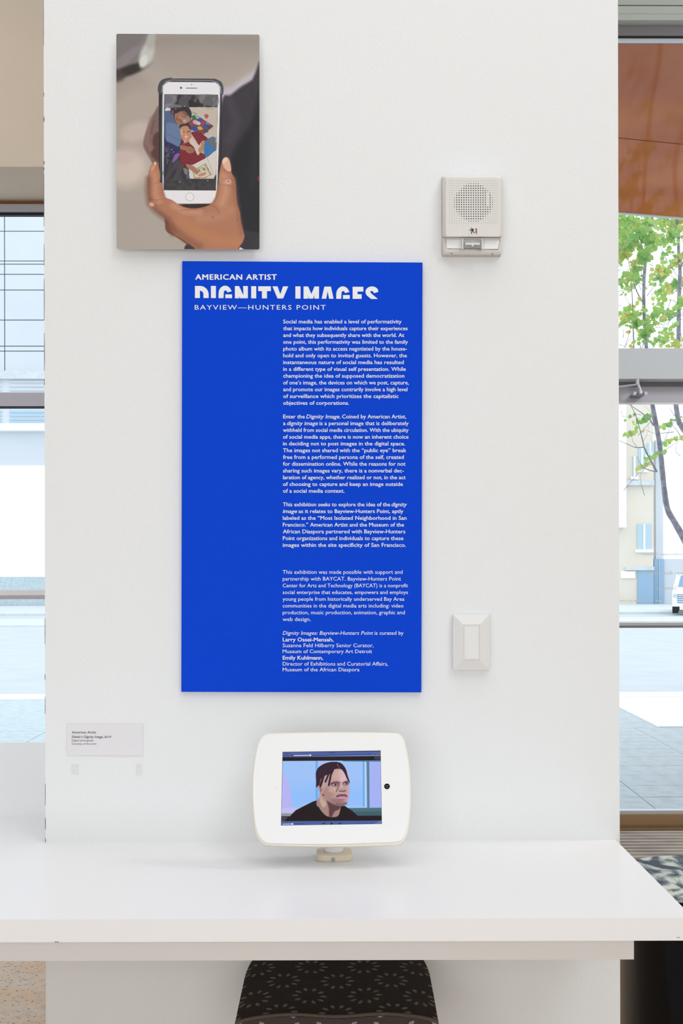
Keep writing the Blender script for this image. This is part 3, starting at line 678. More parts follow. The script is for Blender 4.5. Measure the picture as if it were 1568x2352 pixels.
# ------------------------------------------------------------------ black drum seat beyond the worktop end
zd = .73; dY = 3.78 - 2.7; dx = (1642 - 795) * 3.78 / F; dr = .280
dt = thing('drum_table', 'gloss black drum with mottled grey and white top, right of worktop end', 'table', (dx, dY, 0))
n = 72; vs = []
def sup(t, e=2.35): c_, s_ = math.cos(t), math.sin(t); return (abs(c_) ** (2 / e) * math.copysign(1, c_), abs(s_) ** (2 / e) * math.copysign(1, s_))
def drum(prof, m, nm):
    vs = []
    for (r, z) in prof:
        for k in range(n):
            a, b3 = sup(2 * math.pi * k / n); vs.append((dx + r * a, dY + r * b3, z))
    kk = len(prof); fs = [(i * n + j, i * n + (j + 1) % n, (i + 1) * n + (j + 1) % n, (i + 1) * n + j) for i in range(kk - 1) for j in range(n)]
    fs += [tuple(range(n - 1, -1, -1)), tuple((kk - 1) * n + j for j in range(n))]
    return MB().add(vs, fs).build(nm, m, dt, True)
drum([(dr - .02, 0), (dr, .01), (dr, zd - .022), (dr - .004, zd - .018)], 'gblack', 'body')
drum([(dr - .004, zd - .018), (dr + .003, zd - .014), (dr + .003, zd - .003), (dr - .001, zd)], 'mottled', 'top')
drum([(dr + .0035, zd - .0135), (dr + .0045, zd - .0115), (dr + .0035, zd - .0095)], 'silver', 'edge_highlight')  # thin bright highlight along the edge, put in as a silver band

# ------------------------------------------------------------------ painted surfaces (photographic print, lit screen)
class Canvas:
    """colour field sampled at grid points; X, Y are the drawing coordinates of every sample"""
    def __init__(s, X, Y, base): s.X = X; s.Y = Y; s.c = np.zeros(X.shape + (3,)); s.c[:] = base
    def blend(s, m, col, sl=None):
        c = s.c if sl is None else s.c[sl]
        col = np.array(col, float); c += (col - c) * m[..., None]
    def win(s, x0, x1, y0, y1):
        m = (s.X >= x0) & (s.X <= x1) & (s.Y >= y0) & (s.Y <= y1)
        r = np.where(m.any(1))[0]; q = np.where(m.any(0))[0]
        if len(r) == 0: return None
        return (slice(r[0], r[-1] + 1), slice(q[0], q[-1] + 1))
    def poly(s, pts, col, f=4, smooth=True, T=None, alpha=1.0, tex=None):
        if T: pts = [T(*p) for p in pts]
        p = np.array(pts, float)
        if smooth:
            k = len(p); out = []
            for i in range(k):
                p0, p1, p2, p3 = p[i - 1], p[i], p[(i + 1) % k], p[(i + 2) % k]
                for t in (0, .25, .5, .75): out.append(.5 * (2 * p1 + (p2 - p0) * t + (2 * p0 - 5 * p1 + 4 * p2 - p3) * t * t + (3 * p1 - p0 - 3 * p2 + p3) * t ** 3))
            p = np.array(out)
        sl = s.win(p[:, 0].min() - f, p[:, 0].max() + f, p[:, 1].min() - f, p[:, 1].max() + f)
        if sl is None: return
        X, Y = s.X[sl], s.Y[sl]; d = np.full(X.shape, 1e9); ins = np.zeros(X.shape, bool)
        for a, b in zip(p, np.roll(p, -1, 0)):
            e = b - a; L = e @ e
            if L < 1e-9: continue
            t = np.clip(((X - a[0]) * e[0] + (Y - a[1]) * e[1]) / L, 0, 1)
            d = np.minimum(d, (X - a[0] - t * e[0]) ** 2 + (Y - a[1] - t * e[1]) ** 2)
            cr = ((a[1] > Y) != (b[1] > Y))
            if cr.any() and abs(e[1]) > 1e-12: ins ^= cr & (X < a[0] + (Y - a[1]) * e[0] / e[1])
        d = np.sqrt(d) * np.where(ins, 1, -1); m = np.clip(d / f + .5, 0, 1); m = m * m * (3 - 2 * m) * alpha
        if tex is not None: m = m * tex(X, Y)
        s.blend(m, col, sl)
    def ell(s, cx, cy, rx, ry, col, f=.25, ang=0, T=None, alpha=1.0):
        if T:
            a = T(cx, cy); b = T(cx + rx, cy + ry); rx, ry = abs(b[0] - a[0]), abs(b[1] - a[1]); cx, cy = a
        R = max(rx, ry) * (1 + f); sl = s.win(cx - R, cx + R, cy - R, cy + R)
        if sl is None: return
        a = math.radians(ang); X, Y = s.X[sl] - cx, s.Y[sl] - cy
        u = (X * math.cos(a) + Y * math.sin(a)) / rx; v = (-X * math.sin(a) + Y * math.cos(a)) / ry
        m = np.clip((1 + f / 2 - np.sqrt(u * u + v * v)) / f, 0, 1); m = m * m * (3 - 2 * m) * alpha; s.blend(m, col, sl)
    def stroke(s, pts, w, col, f=3, T=None, alpha=1.0):
        if T: k = T(1, 0)[0] - T(0, 0)[0]; pts = [T(*p) for p in pts]; w = w * k
        p = np.array(pts, float); sl = s.win(p[:, 0].min() - w - f, p[:, 0].max() + w + f, p[:, 1].min() - w - f, p[:, 1].max() + w + f)
        if sl is None: return
        X, Y = s.X[sl], s.Y[sl]; d = np.full(X.shape, 1e9)
        for a, b in zip(p[:-1], p[1:]):
            e = b - a; t = np.clip(((X - a[0]) * e[0] + (Y - a[1]) * e[1]) / (e @ e + 1e-9), 0, 1)
            d = np.minimum(d, (X - a[0] - t * e[0]) ** 2 + (Y - a[1] - t * e[1]) ** 2)
        m = np.clip((w / 2 - np.sqrt(d)) / f + .5, 0, 1) * alpha; s.blend(m, col, sl)
def vnoise(X, Y, s, seed=0):
    r = np.random.default_rng(seed); G = r.random((64, 64)); x, y = X / s, Y / s
    xi, yi = np.floor(x).astype(int), np.floor(y).astype(int); fx, fy = x - xi, y - yi
    fx = fx * fx * (3 - 2 * fx); fy = fy * fy * (3 - 2 * fy); g = lambda a, b: G[(yi + b) % 64, (xi + a) % 64]
    return g(0, 0) * (1 - fx) * (1 - fy) + g(1, 0) * fx * (1 - fy) + g(0, 1) * (1 - fx) * fy + g(1, 1) * fx * fy
def painted(name, cv, pos, material, parent):
    ny, nx = cv.X.shape; n = ny * nx
    o = Vector((0, 0, 0)); p = parent
    while p is not None: o += p.location; p = p.parent
    me = bpy.data.meshes.new(name); me.vertices.add(n); me.vertices.foreach_set('co', (pos.reshape(n, 3) - np.array(o[:])).astype(np.float32).ravel())
    i = np.arange(n).reshape(ny, nx); q = np.stack([i[1:, :-1], i[1:, 1:], i[:-1, 1:], i[:-1, :-1]], -1).reshape(-1, 4); k = len(q)
    me.loops.add(k * 4); me.loops.foreach_set('vertex_index', q.astype(np.int32).ravel())
    me.polygons.add(k); me.polygons.foreach_set('loop_start', (np.arange(k) * 4).astype(np.int32)); me.polygons.foreach_set('loop_total', np.full(k, 4, np.int32))
    a = me.color_attributes.new('print', 'FLOAT_COLOR', 'POINT'); c = np.clip(cv.c / 255, 0, 1); lin = np.where(c <= .04045, c / 12.92, ((c + .055) / 1.055) ** 2.4)
    a.data.foreach_set('color', np.concatenate([lin, np.ones((ny, nx, 1))], -1).astype(np.float32).ravel())
    me.update(); me.validate(); me.materials.append(material); ob = bpy.data.objects.new(name, me); C.objects.link(ob); ob.parent = parent; return ob

# the photographic print: a hand holding a phone, as flat print on an aluminium panel
YPR = -.026
pp = thing('photo_print', 'portrait photo print of a hand holding a phone, upper left of column', 'photo', tuple(P(431, 572, YPR)))
nx, ny = 331, 497
uu, vv = np.meshgrid(np.linspace(0, 1, nx), np.linspace(0, 1, ny))
cT = [np.array(P(*q, YPR)) for q in ((267, 77.5), (595.6, 79.4), (595.6, 572.9), (267.6, 571.6))]
def bil(c, u, v): u = u[..., None]; v = v[..., None]; return (c[0] * (1 - u) + c[1] * u) * (1 - v) + (c[3] * (1 - u) + c[2] * u) * v
XX, YY = 112 + uu * 1355, 72 + vv * 2041
cv = Canvas(XX, YY, (176, 165, 155))
cv.poly([(0, 0), (1600, 0), (1600, 260), (0, 260)], (147, 138, 131), 400, False, alpha=.8)
cv.ell(900, 330, 420, 160, (166, 155, 146), .9, alpha=.6)
cv.ell(150, 560, 260, 150, (160, 145, 136), .8, alpha=.7); cv.ell(330, 900, 240, 330, (178, 164, 153), .8)
cv.ell(210, 1350, 190, 170, (208, 194, 181), .9, -25); cv.ell(150, 1250, 120, 60, (205, 184, 178), .9); cv.ell(300, 1000, 150, 90, (196, 180, 170), .9, -20)
cv.poly([(60, 20), (420, 20), (380, 150), (330, 330), (210, 400), (60, 470)], (122, 116, 113), 120); cv.ell(210, 300, 190, 45, (138, 128, 131), .9, -40)
cv.ell(245, 415, 170, 48, (52, 45, 41), .9, -20); cv.ell(120, 470, 70, 60, (70, 60, 55), .9, alpha=.8)
cv.ell(400, 270, 62, 125, (196, 196, 190), .8, 18); cv.ell(440, 130, 40, 90, (176, 174, 169), .9, 10); cv.ell(370, 330, 35, 60, (216, 216, 210), .7, 20)
# jacket sleeve behind
cv.poly([(1500, 300), (1430, 400), (1330, 470), (1210, 560), (1110, 600), (1100, 700), (1500, 700)], (196, 186, 196), 70)
cv.poly([(1510, 400), (1400, 500), (1290, 570), (1190, 650), (1120, 680), (1080, 1000), (1085, 1300), (1230, 1600), (1280, 1980), (1510, 2200)], (58, 53, 60), 40)
cv.poly([(1510, 620), (1400, 900), (1270, 1100), (1190, 1300), (1250, 1500), (1310, 1950), (1510, 2150)], (30, 28, 32), 90)
cv.stroke([(1180, 700), (1260, 900), (1170, 1080)], 60, (78, 72, 80), 80, alpha=.6); cv.stroke([(1440, 1000), (1400, 1500)], 60, (46, 43, 50), 80, alpha=.7)
cv.ell(1458, 1440, 14, 26, (120, 30, 34), .8)
# blurred fingers behind the phone
cv.poly([(520, 790), (470, 820), (415, 930), (370, 1080), (372, 1150), (420, 1240), (470, 1320), (540, 1330)], (126, 98, 92), 26)
cv.poly([(520, 1010), (470, 1030), (455, 1100), (470, 1140), (530, 1150)], (88, 56, 46), 30); cv.poly([(520, 1130), (445, 1180), (450, 1230), (520, 1290)], (92, 60, 50), 26)
cv.stroke([(440, 870), (410, 1000), (400, 1100), (440, 1170)], 26, (150, 120, 112), 30, alpha=.6); cv.stroke([(465, 900), (440, 1010)], 12, (98, 72, 66), 20, alpha=.7)
# second hand shape under the wrist and dark cuff
cv.poly([(600, 1810), (572, 1880), (590, 1950), (680, 2000), (800, 2080), (900, 2130), (1000, 2130), (900, 1900)], (116, 72, 52), 10)
cv.poly([(790, 2060), (770, 2130), (1000, 2130), (930, 2100)], (50, 46, 48), 16)
# phone in its dark case
def rrp(x0, y0, x1, y1, r, n=6):
    out = []
    for cx_, cy_, a0 in ((x0 + r, y0 + r, 180), (x1 - r, y0 + r, 270), (x1 - r, y1 - r, 0), (x0 + r, y1 - r, 90)):
        out += [(cx_ + r * math.cos(math.radians(a0 + 90 * i / n)), cy_ + r * math.sin(math.radians(a0 + 90 * i / n))) for i in range(n + 1)]
    return out
cv.poly(rrp(513, 494, 1112, 1715, 80), (44, 42, 46), 5, False)
cv.poly([(508, 628), (508, 560), (545, 505), (620, 487), (640, 496), (600, 530), (555, 560), (548, 636)], (72, 74, 78), 5); cv.poly([(1122, 640), (1124, 570), (1095, 515), (1015, 497), (1000, 505), (1060, 530), (1090, 570), (1100, 640)], (72, 74, 78), 5)
cv.stroke([(545, 620), (548, 570), (580, 525), (640, 508), (1010, 512), (1070, 530), (1100, 575), (1104, 630)], 12, (132, 132, 138), 6)
cv.stroke([(545, 650), (528, 1460)], 7, (70, 110, 60), 4, alpha=.8); cv.stroke([(1103, 650), (1082, 1300)], 14, (66, 56, 72), 6)
cv.poly([(560, 1640), (1040, 1640), (1030, 1690), (960, 1700), (620, 1700)], (150, 146, 140), 8); cv.poly([(700, 1690), (1000, 1684), (940, 1712), (850, 1730), (780, 1722)], (52, 32, 26), 8)
cv.poly([(552, 600), (562, 560), (592, 532), (640, 526), (1010, 528), (1058, 536), (1084, 560), (1094, 610), (1088, 900), (1075, 1300), (1064, 1560), (1050, 1640), (1000, 1676), (600, 1676), (556, 1640), (548, 1500), (546, 1000)], (233, 231, 233), 5)
cv.ell(724, 582, 9, 9, (40, 50, 86), .4); cv.ell(824, 551, 5, 5, (60, 64, 80), .5); cv.stroke([(775, 584), (873, 585)], 7, (86, 84, 104), 4)
cv.ell(807, 1618, 40, 40, (160, 154, 142), .08); cv.ell(807, 1618, 36.5, 36.5, (236, 234, 233), .08)
T2 = lambda x, y: (371.3 + .5612 * x, 412.6 + .5612 * y)
cv.poly([(345, 412), (1253, 414), (1218, 2038), (332, 2034)], (54, 51, 54), 3, False, T2)
cv.stroke([(348, 420), (334, 2030)], 9, (96, 70, 190), 3, T2, .8); cv.stroke([(1248, 420), (1224, 1500)], 6, (90, 140, 140), 3, T2, .8)
nz = lambda s, sd, a, b: (lambda X_, Y_: np.clip((vnoise(X_, Y_, s, sd) - a) / (b - a), 0, 1))
nst = lambda s, sd, a, b: (lambda X_, Y_: np.clip((vnoise(X_ + Y_ * .5, Y_ * .3 - X_ * .2, s, sd) - a) / (b - a), 0, 1))
cv.poly([(352, 420), (1245, 420), (1240, 620), (352, 700)], (120, 118, 122), 3, False, T2, .8, nst(22, 1, .45, .75))
cv.poly([(365, 430), (520, 430), (560, 520), (460, 600), (365, 560)], (134, 132, 138), 10, True, T2, .7); cv.poly([(900, 420), (1240, 430), (1240, 610), (1080, 600), (980, 560)], (128, 126, 130), 12, True, T2, .6)
cv.poly([(660, 430), (770, 430), (760, 620), (600, 620), (590, 520)], (84, 80, 84), 8, True, T2, .9); cv.poly([(770, 500), (900, 560), (970, 560), (960, 610), (770, 620)], (44, 40, 44), 6, True, T2)
cv.poly([(355, 590), (470, 570), (640, 610), (500, 640), (380, 640)], (140, 138, 140), 8, True, T2, .7)
cv.poly([(760, 628), (1243, 628), (1232, 1500), (1216, 1760), (1180, 1840), (760, 1838)], (196, 183, 168), 3, False, T2)          # bed sheet
cv.poly([(355, 650), (760, 628), (800, 700), (800, 1838), (345, 1838), (350, 1000)], (48, 44, 52), 3, False, T2)
cv.poly([(350, 1500), (640, 1540), (640, 1830), (340, 1838)], (84, 80, 82), 5, True, T2, .6, nst(26, 4, .4, .8)); cv.poly([(340, 1840), (1216, 1840), (1212, 2030), (336, 2030)], (76, 72, 74), 4, False, T2, .7, nz(30, 5, .3, .9))
cv.poly([(360, 680), (500, 690), (540, 900), (620, 960), (640, 1100), (600, 1290), (500, 1320), (370, 1180), (352, 900)], (84, 100, 132), 5, True, T2)       # blue clothing
cv.poly([(400, 890), (640, 960), (630, 1180), (560, 1310), (380, 1180), (380, 1050)], (104, 122, 156), 5, True, T2); cv.stroke([(385, 1080), (610, 1190)], 8, (72, 86, 120), 3, T2)
cv.poly([(360, 690), (380, 640), (465, 655), (465, 682)], (214, 212, 214), 3, True, T2); cv.poly([(455, 650), (510, 650), (510, 740), (460, 740)], (52, 48, 72), 4, True, T2); cv.poly([(472, 690), (500, 690), (500, 740), (475, 735)], (176, 60, 64), 3, True, T2)
cv.poly([(400, 1220), (600, 1300), (640, 1180), (650, 1380), (560, 1480), (420, 1400)], (44, 44, 86), 6, True, T2); cv.poly([(350, 1240), (420, 1250), (440, 1480), (350, 1620)], (120, 118, 130), 8, True, T2, .6, nz(16, 8, .3, .8))
cv.poly([(520, 1440), (595, 1405), (590, 1460), (520, 1545), (480, 1560)], (134, 92, 158), 3, True, T2)
# adult lying head towards lower right
cv.poly([(500, 770), (560, 680), (640, 630), (740, 630), (800, 700), (805, 800), (760, 880), (660, 910), (540, 880)], (52, 44, 46), 4, True, T2)
cv.poly([(515, 780), (560, 730), (660, 690), (730, 740), (770, 800), (780, 850), (720, 905), (620, 925), (590, 940), (540, 880)], (156, 108, 88), 4, True, T2)
cv.ell(640, 800, 60, 40, (184, 134, 110), .6, 30, T2, .7); cv.stroke([(635, 765), (675, 800), (700, 780)], 9, (86, 54, 46), 3, T2); cv.stroke([(590, 830), (640, 880), (690, 880)], 10, (92, 56, 50), 3, T2); cv.ell(690, 862, 34, 26, (206, 160, 140), .5, 0, T2); cv.stroke([(545, 800), (575, 860)], 10, (110, 70, 58), 4, T2)
cv.ell(750, 840, 60, 46, (150, 146, 144), .7, 0, T2, .6); cv.stroke([(640, 690), (720, 760), (780, 740)], 10, (60, 48, 48), 5, T2)
# patchwork cushion
cv.poly([(770, 880), (850, 790), (900, 770), (1180, 945), (1010, 1090), (800, 1010)], (104, 72, 84), 3, False, T2)
for (x, y, rx, ry, c) in ((850, 800, 40, 36, (54, 104, 68)), (905, 800, 34, 26, (120, 178, 150)), (870, 880, 46, 36, (212, 160, 170)), (965, 850, 44, 36, (60, 76, 160)), (1000, 890, 34, 28, (176, 60, 58)), (920, 900, 40, 30, (206, 190, 196)), (1040, 950, 44, 36, (66, 80, 156)),
                          (800, 920, 40, 28, (158, 60, 52)), (1080, 900, 34, 20, (118, 130, 150)), (950, 985, 46, 30, (206, 164, 56)), (840, 990, 54, 36, (48, 76, 156)), (985, 1030, 34, 20, (158, 46, 40)), (1100, 960, 50, 20, (86, 60, 76)), (1050, 1030, 40, 24, (70, 72, 96)), (905, 1020, 34, 20, (60, 80, 150)), (970, 940, 20, 14, (160, 60, 60))):
    cv.ell(x, y, rx, ry, c, .3, 20, T2)
cv.poly([(1022, 755), (1045, 742), (1075, 752), (1097, 775), (1060, 822), (1030, 795)], (178, 86, 92), 3, True, T2); cv.stroke([(830, 715), (890, 745)], 16, (110, 98, 92), 6, T2, .7); cv.stroke([(1060, 650), (1168, 658)], 14, (150, 132, 122), 6, T2, .6)
# child: face, plaid shirt, arms
plaid = lambda X_, Y_: .45 + .55 * ((np.sin((X_ * .8 + Y_ * .6) * .30) > 0).astype(float) * .6 + (np.sin((X_ * -.6 + Y_ * .8) * .30) > 0) * .4)
for q in ([(800, 1060), (900, 1040), (1000, 1090), (1090, 1170), (1050, 1210), (960, 1230), (930, 1270), (860, 1160)], [(640, 1220), (760, 1230), (850, 1280), (900, 1380), (1000, 1410), (1055, 1470), (900, 1580), (800, 1600), (760, 1560), (680, 1640), (640, 1600), (600, 1420), (620, 1320)]):
    cv.poly(q, (62, 28, 34), 4, True, T2); cv.poly(q, (176, 44, 56), 4, True, T2, 1, lambda X_, Y_: (plaid(X_, Y_) - .45) / .55)
cv.poly([(770, 1140), (840, 1180), (940, 1300), (940, 1400), (905, 1435), (840, 1300), (770, 1230)], (206, 194, 180), 4, True, T2)
cv.poly([(615, 1010), (650, 950), (740, 940), (785, 1000), (800, 1100), (770, 1190), (730, 1230), (680, 1220), (640, 1160), (618, 1080)], (190, 136, 106), 4, True, T2)
cv.poly([(600, 950), (640, 915), (740, 920), (785, 970), (780, 1010), (740, 950), (660, 950), (610, 985)], (58, 46, 46), 5, True, T2)
cv.stroke([(735, 1045), (775, 1040)], 14, (72, 44, 40), 4, T2); cv.stroke([(640, 1055), (680, 1045)], 12, (120, 84, 76), 4, T2); cv.ell(718, 1150, 34, 36, (206, 120, 120), .4, 0, T2); cv.stroke([(690, 1128), (745, 1130)], 10, (230, 222, 216), 3, T2); cv.ell(710, 1095, 20, 16, (206, 152, 122), .5, 0, T2); cv.stroke([(722, 1110), (680, 1250)], 9, (232, 222, 216), 4, T2, .8)
cv.poly([(640, 1000), (660, 1080), (640, 1100), (618, 1040)], (222, 186, 160), 10, True, T2, .6)
cv.poly([(1050, 1205), (1040, 1260), (1010, 1330), (980, 1395), (925, 1380), (920, 1330), (960, 1290), (975, 1200)], (182, 130, 98), 4, True, T2)
cv.poly([(620, 1270), (720, 1290), (800, 1300), (850, 1360), (830, 1395), (790, 1410), (740, 1400), (700, 1360), (620, 1340)], (158, 108, 90), 4, True, T2)
for d in (0, 22, 44): cv.stroke([(745 + d, 1330), (790 + d, 1395)], 5, (118, 76, 64), 3, T2, .7)
cv.poly([(1040, 1200), (1140, 1130), (1200, 1150), (1225, 1350), (1180, 1380), (1060, 1475), (1010, 1380), (1020, 1280)], (58, 116, 170), 5, True, T2); cv.poly([(1100, 1180), (1200, 1130), (1225, 1200), (1220, 1330), (1160, 1320), (1080, 1230)], (120, 104, 96), 8, True, T2, .9, nz(10, 9, .25, .7))
# open book
cv.poly([(755, 1640), (1065, 1480), (1228, 1350), (1218, 1760), (1170, 1815), (770, 1836)], (214, 206, 198), 3, False, T2); cv.stroke([(1065, 1485), (1190, 1790)], 7, (164, 150, 140), 4, T2)
cv.poly([(815, 1700), (1030, 1580), (1135, 1775), (1040, 1830), (850, 1836)], (176, 166, 132), 3, False, T2); cv.poly([(845, 1715), (1015, 1610), (1105, 1765), (1010, 1815), (880, 1815)], (222, 206, 190), 3, False, T2)
cv.poly([(910, 1680), (1000, 1640), (1010, 1690), (940, 1730)], (110, 134, 96), 4, False, T2); cv.poly([(940, 1670), (990, 1655), (990, 1700), (950, 1710)], (212, 196, 160), 4, False, T2); cv.ell(1025, 1680, 14, 34, (150, 126, 70), .5, -20, T2); cv.ell(985, 1765, 80, 30, (186, 140, 120), .5, -18, T2)
for i in range(12):
    cv.ell(1040 + i * 9, 1585 + i * 17, 9, 6, (110, 74, 52), .4, 60, T2); cv.ell(860 + i * 16, 1828 - i * 1, 8, 6, (170, 74, 60), .4, 0, T2)
cv.poly([(720, 1590), (780, 1600), (860, 1640), (930, 1720), (915, 1750), (890, 1770), (860, 1740), (800, 1700), (715, 1630)], (166, 116, 94), 4, True, T2)
cv.poly([(665, 1660), (740, 1680), (740, 1740), (700, 1770)], (150, 138, 132), 5, True, T2, .8); cv.poly([(720, 1760), (755, 1750), (750, 1836), (720, 1836)], (64, 100, 128), 4, True, T2)
for (x, y) in ((470, 1345), (540, 660), (605, 1890), (1078, 1870), (540, 745), (690, 610), (1130, 1110), (500, 1388)): cv.ell(x, y, 7, 7, (225, 225, 230), .6, 0, T2)
# gripping hand: one outline, then shading by soft strokes
hand = [(478, 1285), (502, 1312), (520, 1370), (525, 1425), (521, 1472), (545, 1490), (552, 1540), (565, 1590), (573, 1622), (640, 1648), (700, 1690), (760, 1716), (845, 1728), (940, 1712), (1010, 1682), (1040, 1640), (1060, 1570), (1078, 1480), (1088, 1390), (1105, 1300), (1125, 1250), (1152, 1236), (1178, 1252), (1196, 1310), (1203, 1385), (1232, 1440), (1243, 1500), (1248, 1600), (1258, 1680), (1282, 1760), (1292, 1850), (1312, 1930), (1325, 1990), (1305, 2050), (1272, 2125), (900, 2125), (850, 2100), (770, 2040), (700, 1995), (640, 1960), (600, 1850), (560, 1815), (470, 1735), (424, 1690), (414, 1610), (406, 1500), (408, 1420), (430, 1340), (452, 1302)]
cv.poly(hand, (178, 120, 90), 5)
hm = lambda X_, Y_: .75 + .25 * vnoise(X_, Y_, 14, 21)
for (pts, w, c, f, al) in (([(418, 1450), (412, 1560), (425, 1680), (480, 1745), (600, 1835), (650, 1960)], 46, (116, 72, 54), 60, .75), ([(470, 1400), (480, 1500), (480, 1600), (520, 1660)], 46, (206, 152, 120), 60, .7), ([(650, 1700), (760, 1760), (900, 1765)], 40, (214, 166, 140), 60, .6),
                           ([(1130, 1420), (1150, 1560), (1110, 1680)], 60, (212, 162, 134), 80, .7), ([(1225, 1440), (1240, 1600), (1270, 1780), (1300, 1960)], 30, (142, 92, 72), 50, .6), ([(720, 1850), (900, 1960), (1100, 2040), (1260, 2050)], 60, (196, 132, 88), 120, .7),
                           ([(640, 1900), (760, 2010), (900, 2090)], 50, (128, 80, 58), 70, .7), ([(900, 1830), (1100, 1800), (1200, 1740)], 50, (196, 146, 118), 90, .6), ([(1000, 1700), (1060, 1620), (1085, 1480)], 16, (140, 92, 72), 24, .6), ([(545, 1500), (555, 1570), (575, 1625)], 14, (150, 98, 76), 20, .6)):
    cv.stroke(pts, w, c, f, None, al)
for pts in ([(462, 1500), (500, 1478), (530, 1484)], [(430, 1640), (500, 1650), (560, 1632)], [(425, 1660), (480, 1700), (560, 1700)], [(720, 1745), (840, 1740), (960, 1720)], [(1110, 1450), (1170, 1440), (1230, 1460)], [(1100, 1500), (1170, 1505), (1225, 1530)], [(1020, 1690), (1060, 1720), (1090, 1780)], [(1130, 1360), (1160, 1385), (1200, 1382)]): cv.stroke(pts, 4, (120, 76, 58), 4, None, .7)
cv.ell(1172, 1470, 30, 26, (216, 166, 144), .7, 0); cv.ell(1172, 1466, 13, 12, (190, 130, 112), .6, 0); cv.ell(1025, 1810, 6, 6, (92, 56, 42), .6); cv.ell(1255, 1830, 5, 5, (92, 56, 42), .6); cv.ell(445, 1690, 26, 20, (214, 168, 140), .8, 30)
cv.poly([(1118, 1262), (1150, 1240), (1178, 1262), (1196, 1330), (1196, 1372), (1160, 1368), (1128, 1330), (1115, 1290)], (226, 176, 150), 6); cv.poly([(1120, 1262), (1148, 1241), (1165, 1262), (1140, 1290), (1120, 1300)], (232, 206, 176), 7)
cv.poly([(468, 1300), (480, 1286), (490, 1300), (478, 1318)], (226, 206, 178), 4); cv.poly([(440, 1340), (470, 1310), (480, 1340), (445, 1380)], (206, 158, 128), 12, True, None, .8)
cv.poly([(1322, 1936), (1390, 1945), (1480, 1975), (1480, 2130), (1270, 2130), (1310, 2040), (1330, 1985)], (50, 47, 52), 5)
for d in (0, 22, 44): cv.stroke([(1345 + d, 1960), (1350 + d, 2030), (1310 + d, 2110)], 3, (28, 26, 30), 4, None, .8)
cv.poly([(1282, 2092), (1330, 2118), (1268, 2118)], (226, 224, 226), 4, False)
cv.c += (rng.random(cv.c.shape[:2])[..., None] - .5) * 5
pos = bil(cT, uu, vv); r_ = .0035
for ci, (iu, iv) in enumerate(((0, 0), (1, 0), (1, 1), (0, 1))):          # slightly rounded panel corners
    c0 = cT[ci]; sxn = 1 if iu == 0 else -1; szn = -1 if iv == 0 else 1; cen = c0 + np.array([sxn * r_, 0, szn * r_])
    d = pos - cen; mk = ((d[..., 0] * sxn) < 0) & ((d[..., 2] * szn) < 0); L_ = np.hypot(d[..., 0], d[..., 2]); k_ = np.where(mk & (L_ > r_), r_ / np.maximum(L_, 1e-9), 1)
    pos = cen + d * k_[..., None]
painted('print_face', cv, pos, vmat('photo_print_ink', rough=.38), pp)
def rrw(c4, off, dy, r=.0035, n=5):
    BL, BR, TR, TL = c4[3], c4[2], c4[1], c4[0]; out = []
    for c0, sx_, sz_, a0 in ((BL, 1, 1, 180), (BR, -1, 1, 270), (TR, -1, -1, 0), (TL, 1, -1, 90)):
        cc0 = Vector(c0) + Vector((sx_ * (r + off), dy, sz_ * (r + off)))
        out += [cc0 + Vector((r * math.cos(math.radians(a0 + 90 * i / n)), 0, r * math.sin(math.radians(a0 + 90 * i / n)))) for i in range(n + 1)]
    return out
MB().slab(rrw(cT, 0, .0002), rrw(cT, 0, .003)).build('print_panel', 'board', pp)
cc_ = [c + np.array([sx_ * .04, 0, sz_ * .05]) for c, sx_, sz_ in zip(cT, (1, -1, -1, 1), (-1, -1, 1, 1))]
MB().slab(rrw(cc_, 0, .003), rrw(cc_, 0, .0255)).build('mounting_block', 'board', pp)
# ------------------------------------------------------------------ tablet in its kiosk stand
TILT = math.radians(24)
tc0 = P(762, 1811, -.20); tn = Vector((math.sin(math.radians(-.6)), -math.cos(TILT), math.sin(TILT))).normalized()
def PT(px, py, off=0.0):
    r = ray(px, py); o = tc0 + tn * off; return CAM + r * ((o - CAM).dot(tn) / r.dot(tn))
by = PZ(766, 1979.5, zt).y; bw = 42 * (by + 2.7) / F; bx = P(766.5, 1979, by).x; bc = by + bw
tb_ = thing('tablet_stand', 'white tablet kiosk stand with a lit video screen on the worktop', 'tablet stand', (bx, bc, zt))
def cr4(c): return (560 + c[0] / 3.92, 1660 + c[1] / 3.92)
def loop(pts, off, grow=1.0):
    p = [cr4(q) for q in pts]; k = len(p); out = []
    for i in range(k):
        p0, p1, p2, p3 = [np.array(p[(i + d) % k]) for d in (-1, 0, 1, 2)]
        for t in (0, .25, .5, .75): out.append(.5 * (2 * p1 + (p2 - p0) * t + (2 * p0 - 5 * p1 + 4 * p2 - p3) * t * t + (3 * p1 - p0 - 3 * p2 + p3) * t ** 3))
    L = [PT(q[0], q[1], 0) for q in out]; c = sum(L, Vector()) / len(L)
    return [c + (v - c) * grow + tn * off for v in L][::-1]
outer = [(240, 93), (460, 87), (700, 83), (1040, 83), (1350, 89), (1405, 103), (1438, 140), (1462, 215), (1490, 380), (1503, 560), (1502, 780), (1482, 960), (1455, 1045), (1420, 1085), (1360, 1103), (1120, 1111), (850, 1117), (500, 1115), (230, 1107), (170, 1090), (128, 1045), (102, 980), (82, 840), (72, 640), (80, 420), (110, 235), (145, 145), (185, 105)]
inner = [(240, 113), (460, 105), (700, 99), (1040, 98), (1340, 101), (1392, 114), (1422, 150), (1446, 220), (1476, 380), (1490, 560), (1488, 780), (1468, 950), (1440, 1032), (1405, 1066), (1350, 1078), (1120, 1086), (850, 1095), (500, 1094), (240, 1087), (182, 1070), (142, 1026), (116, 965), (95, 835), (84, 640), (92, 420), (122, 240), (156, 158), (192, 126)]
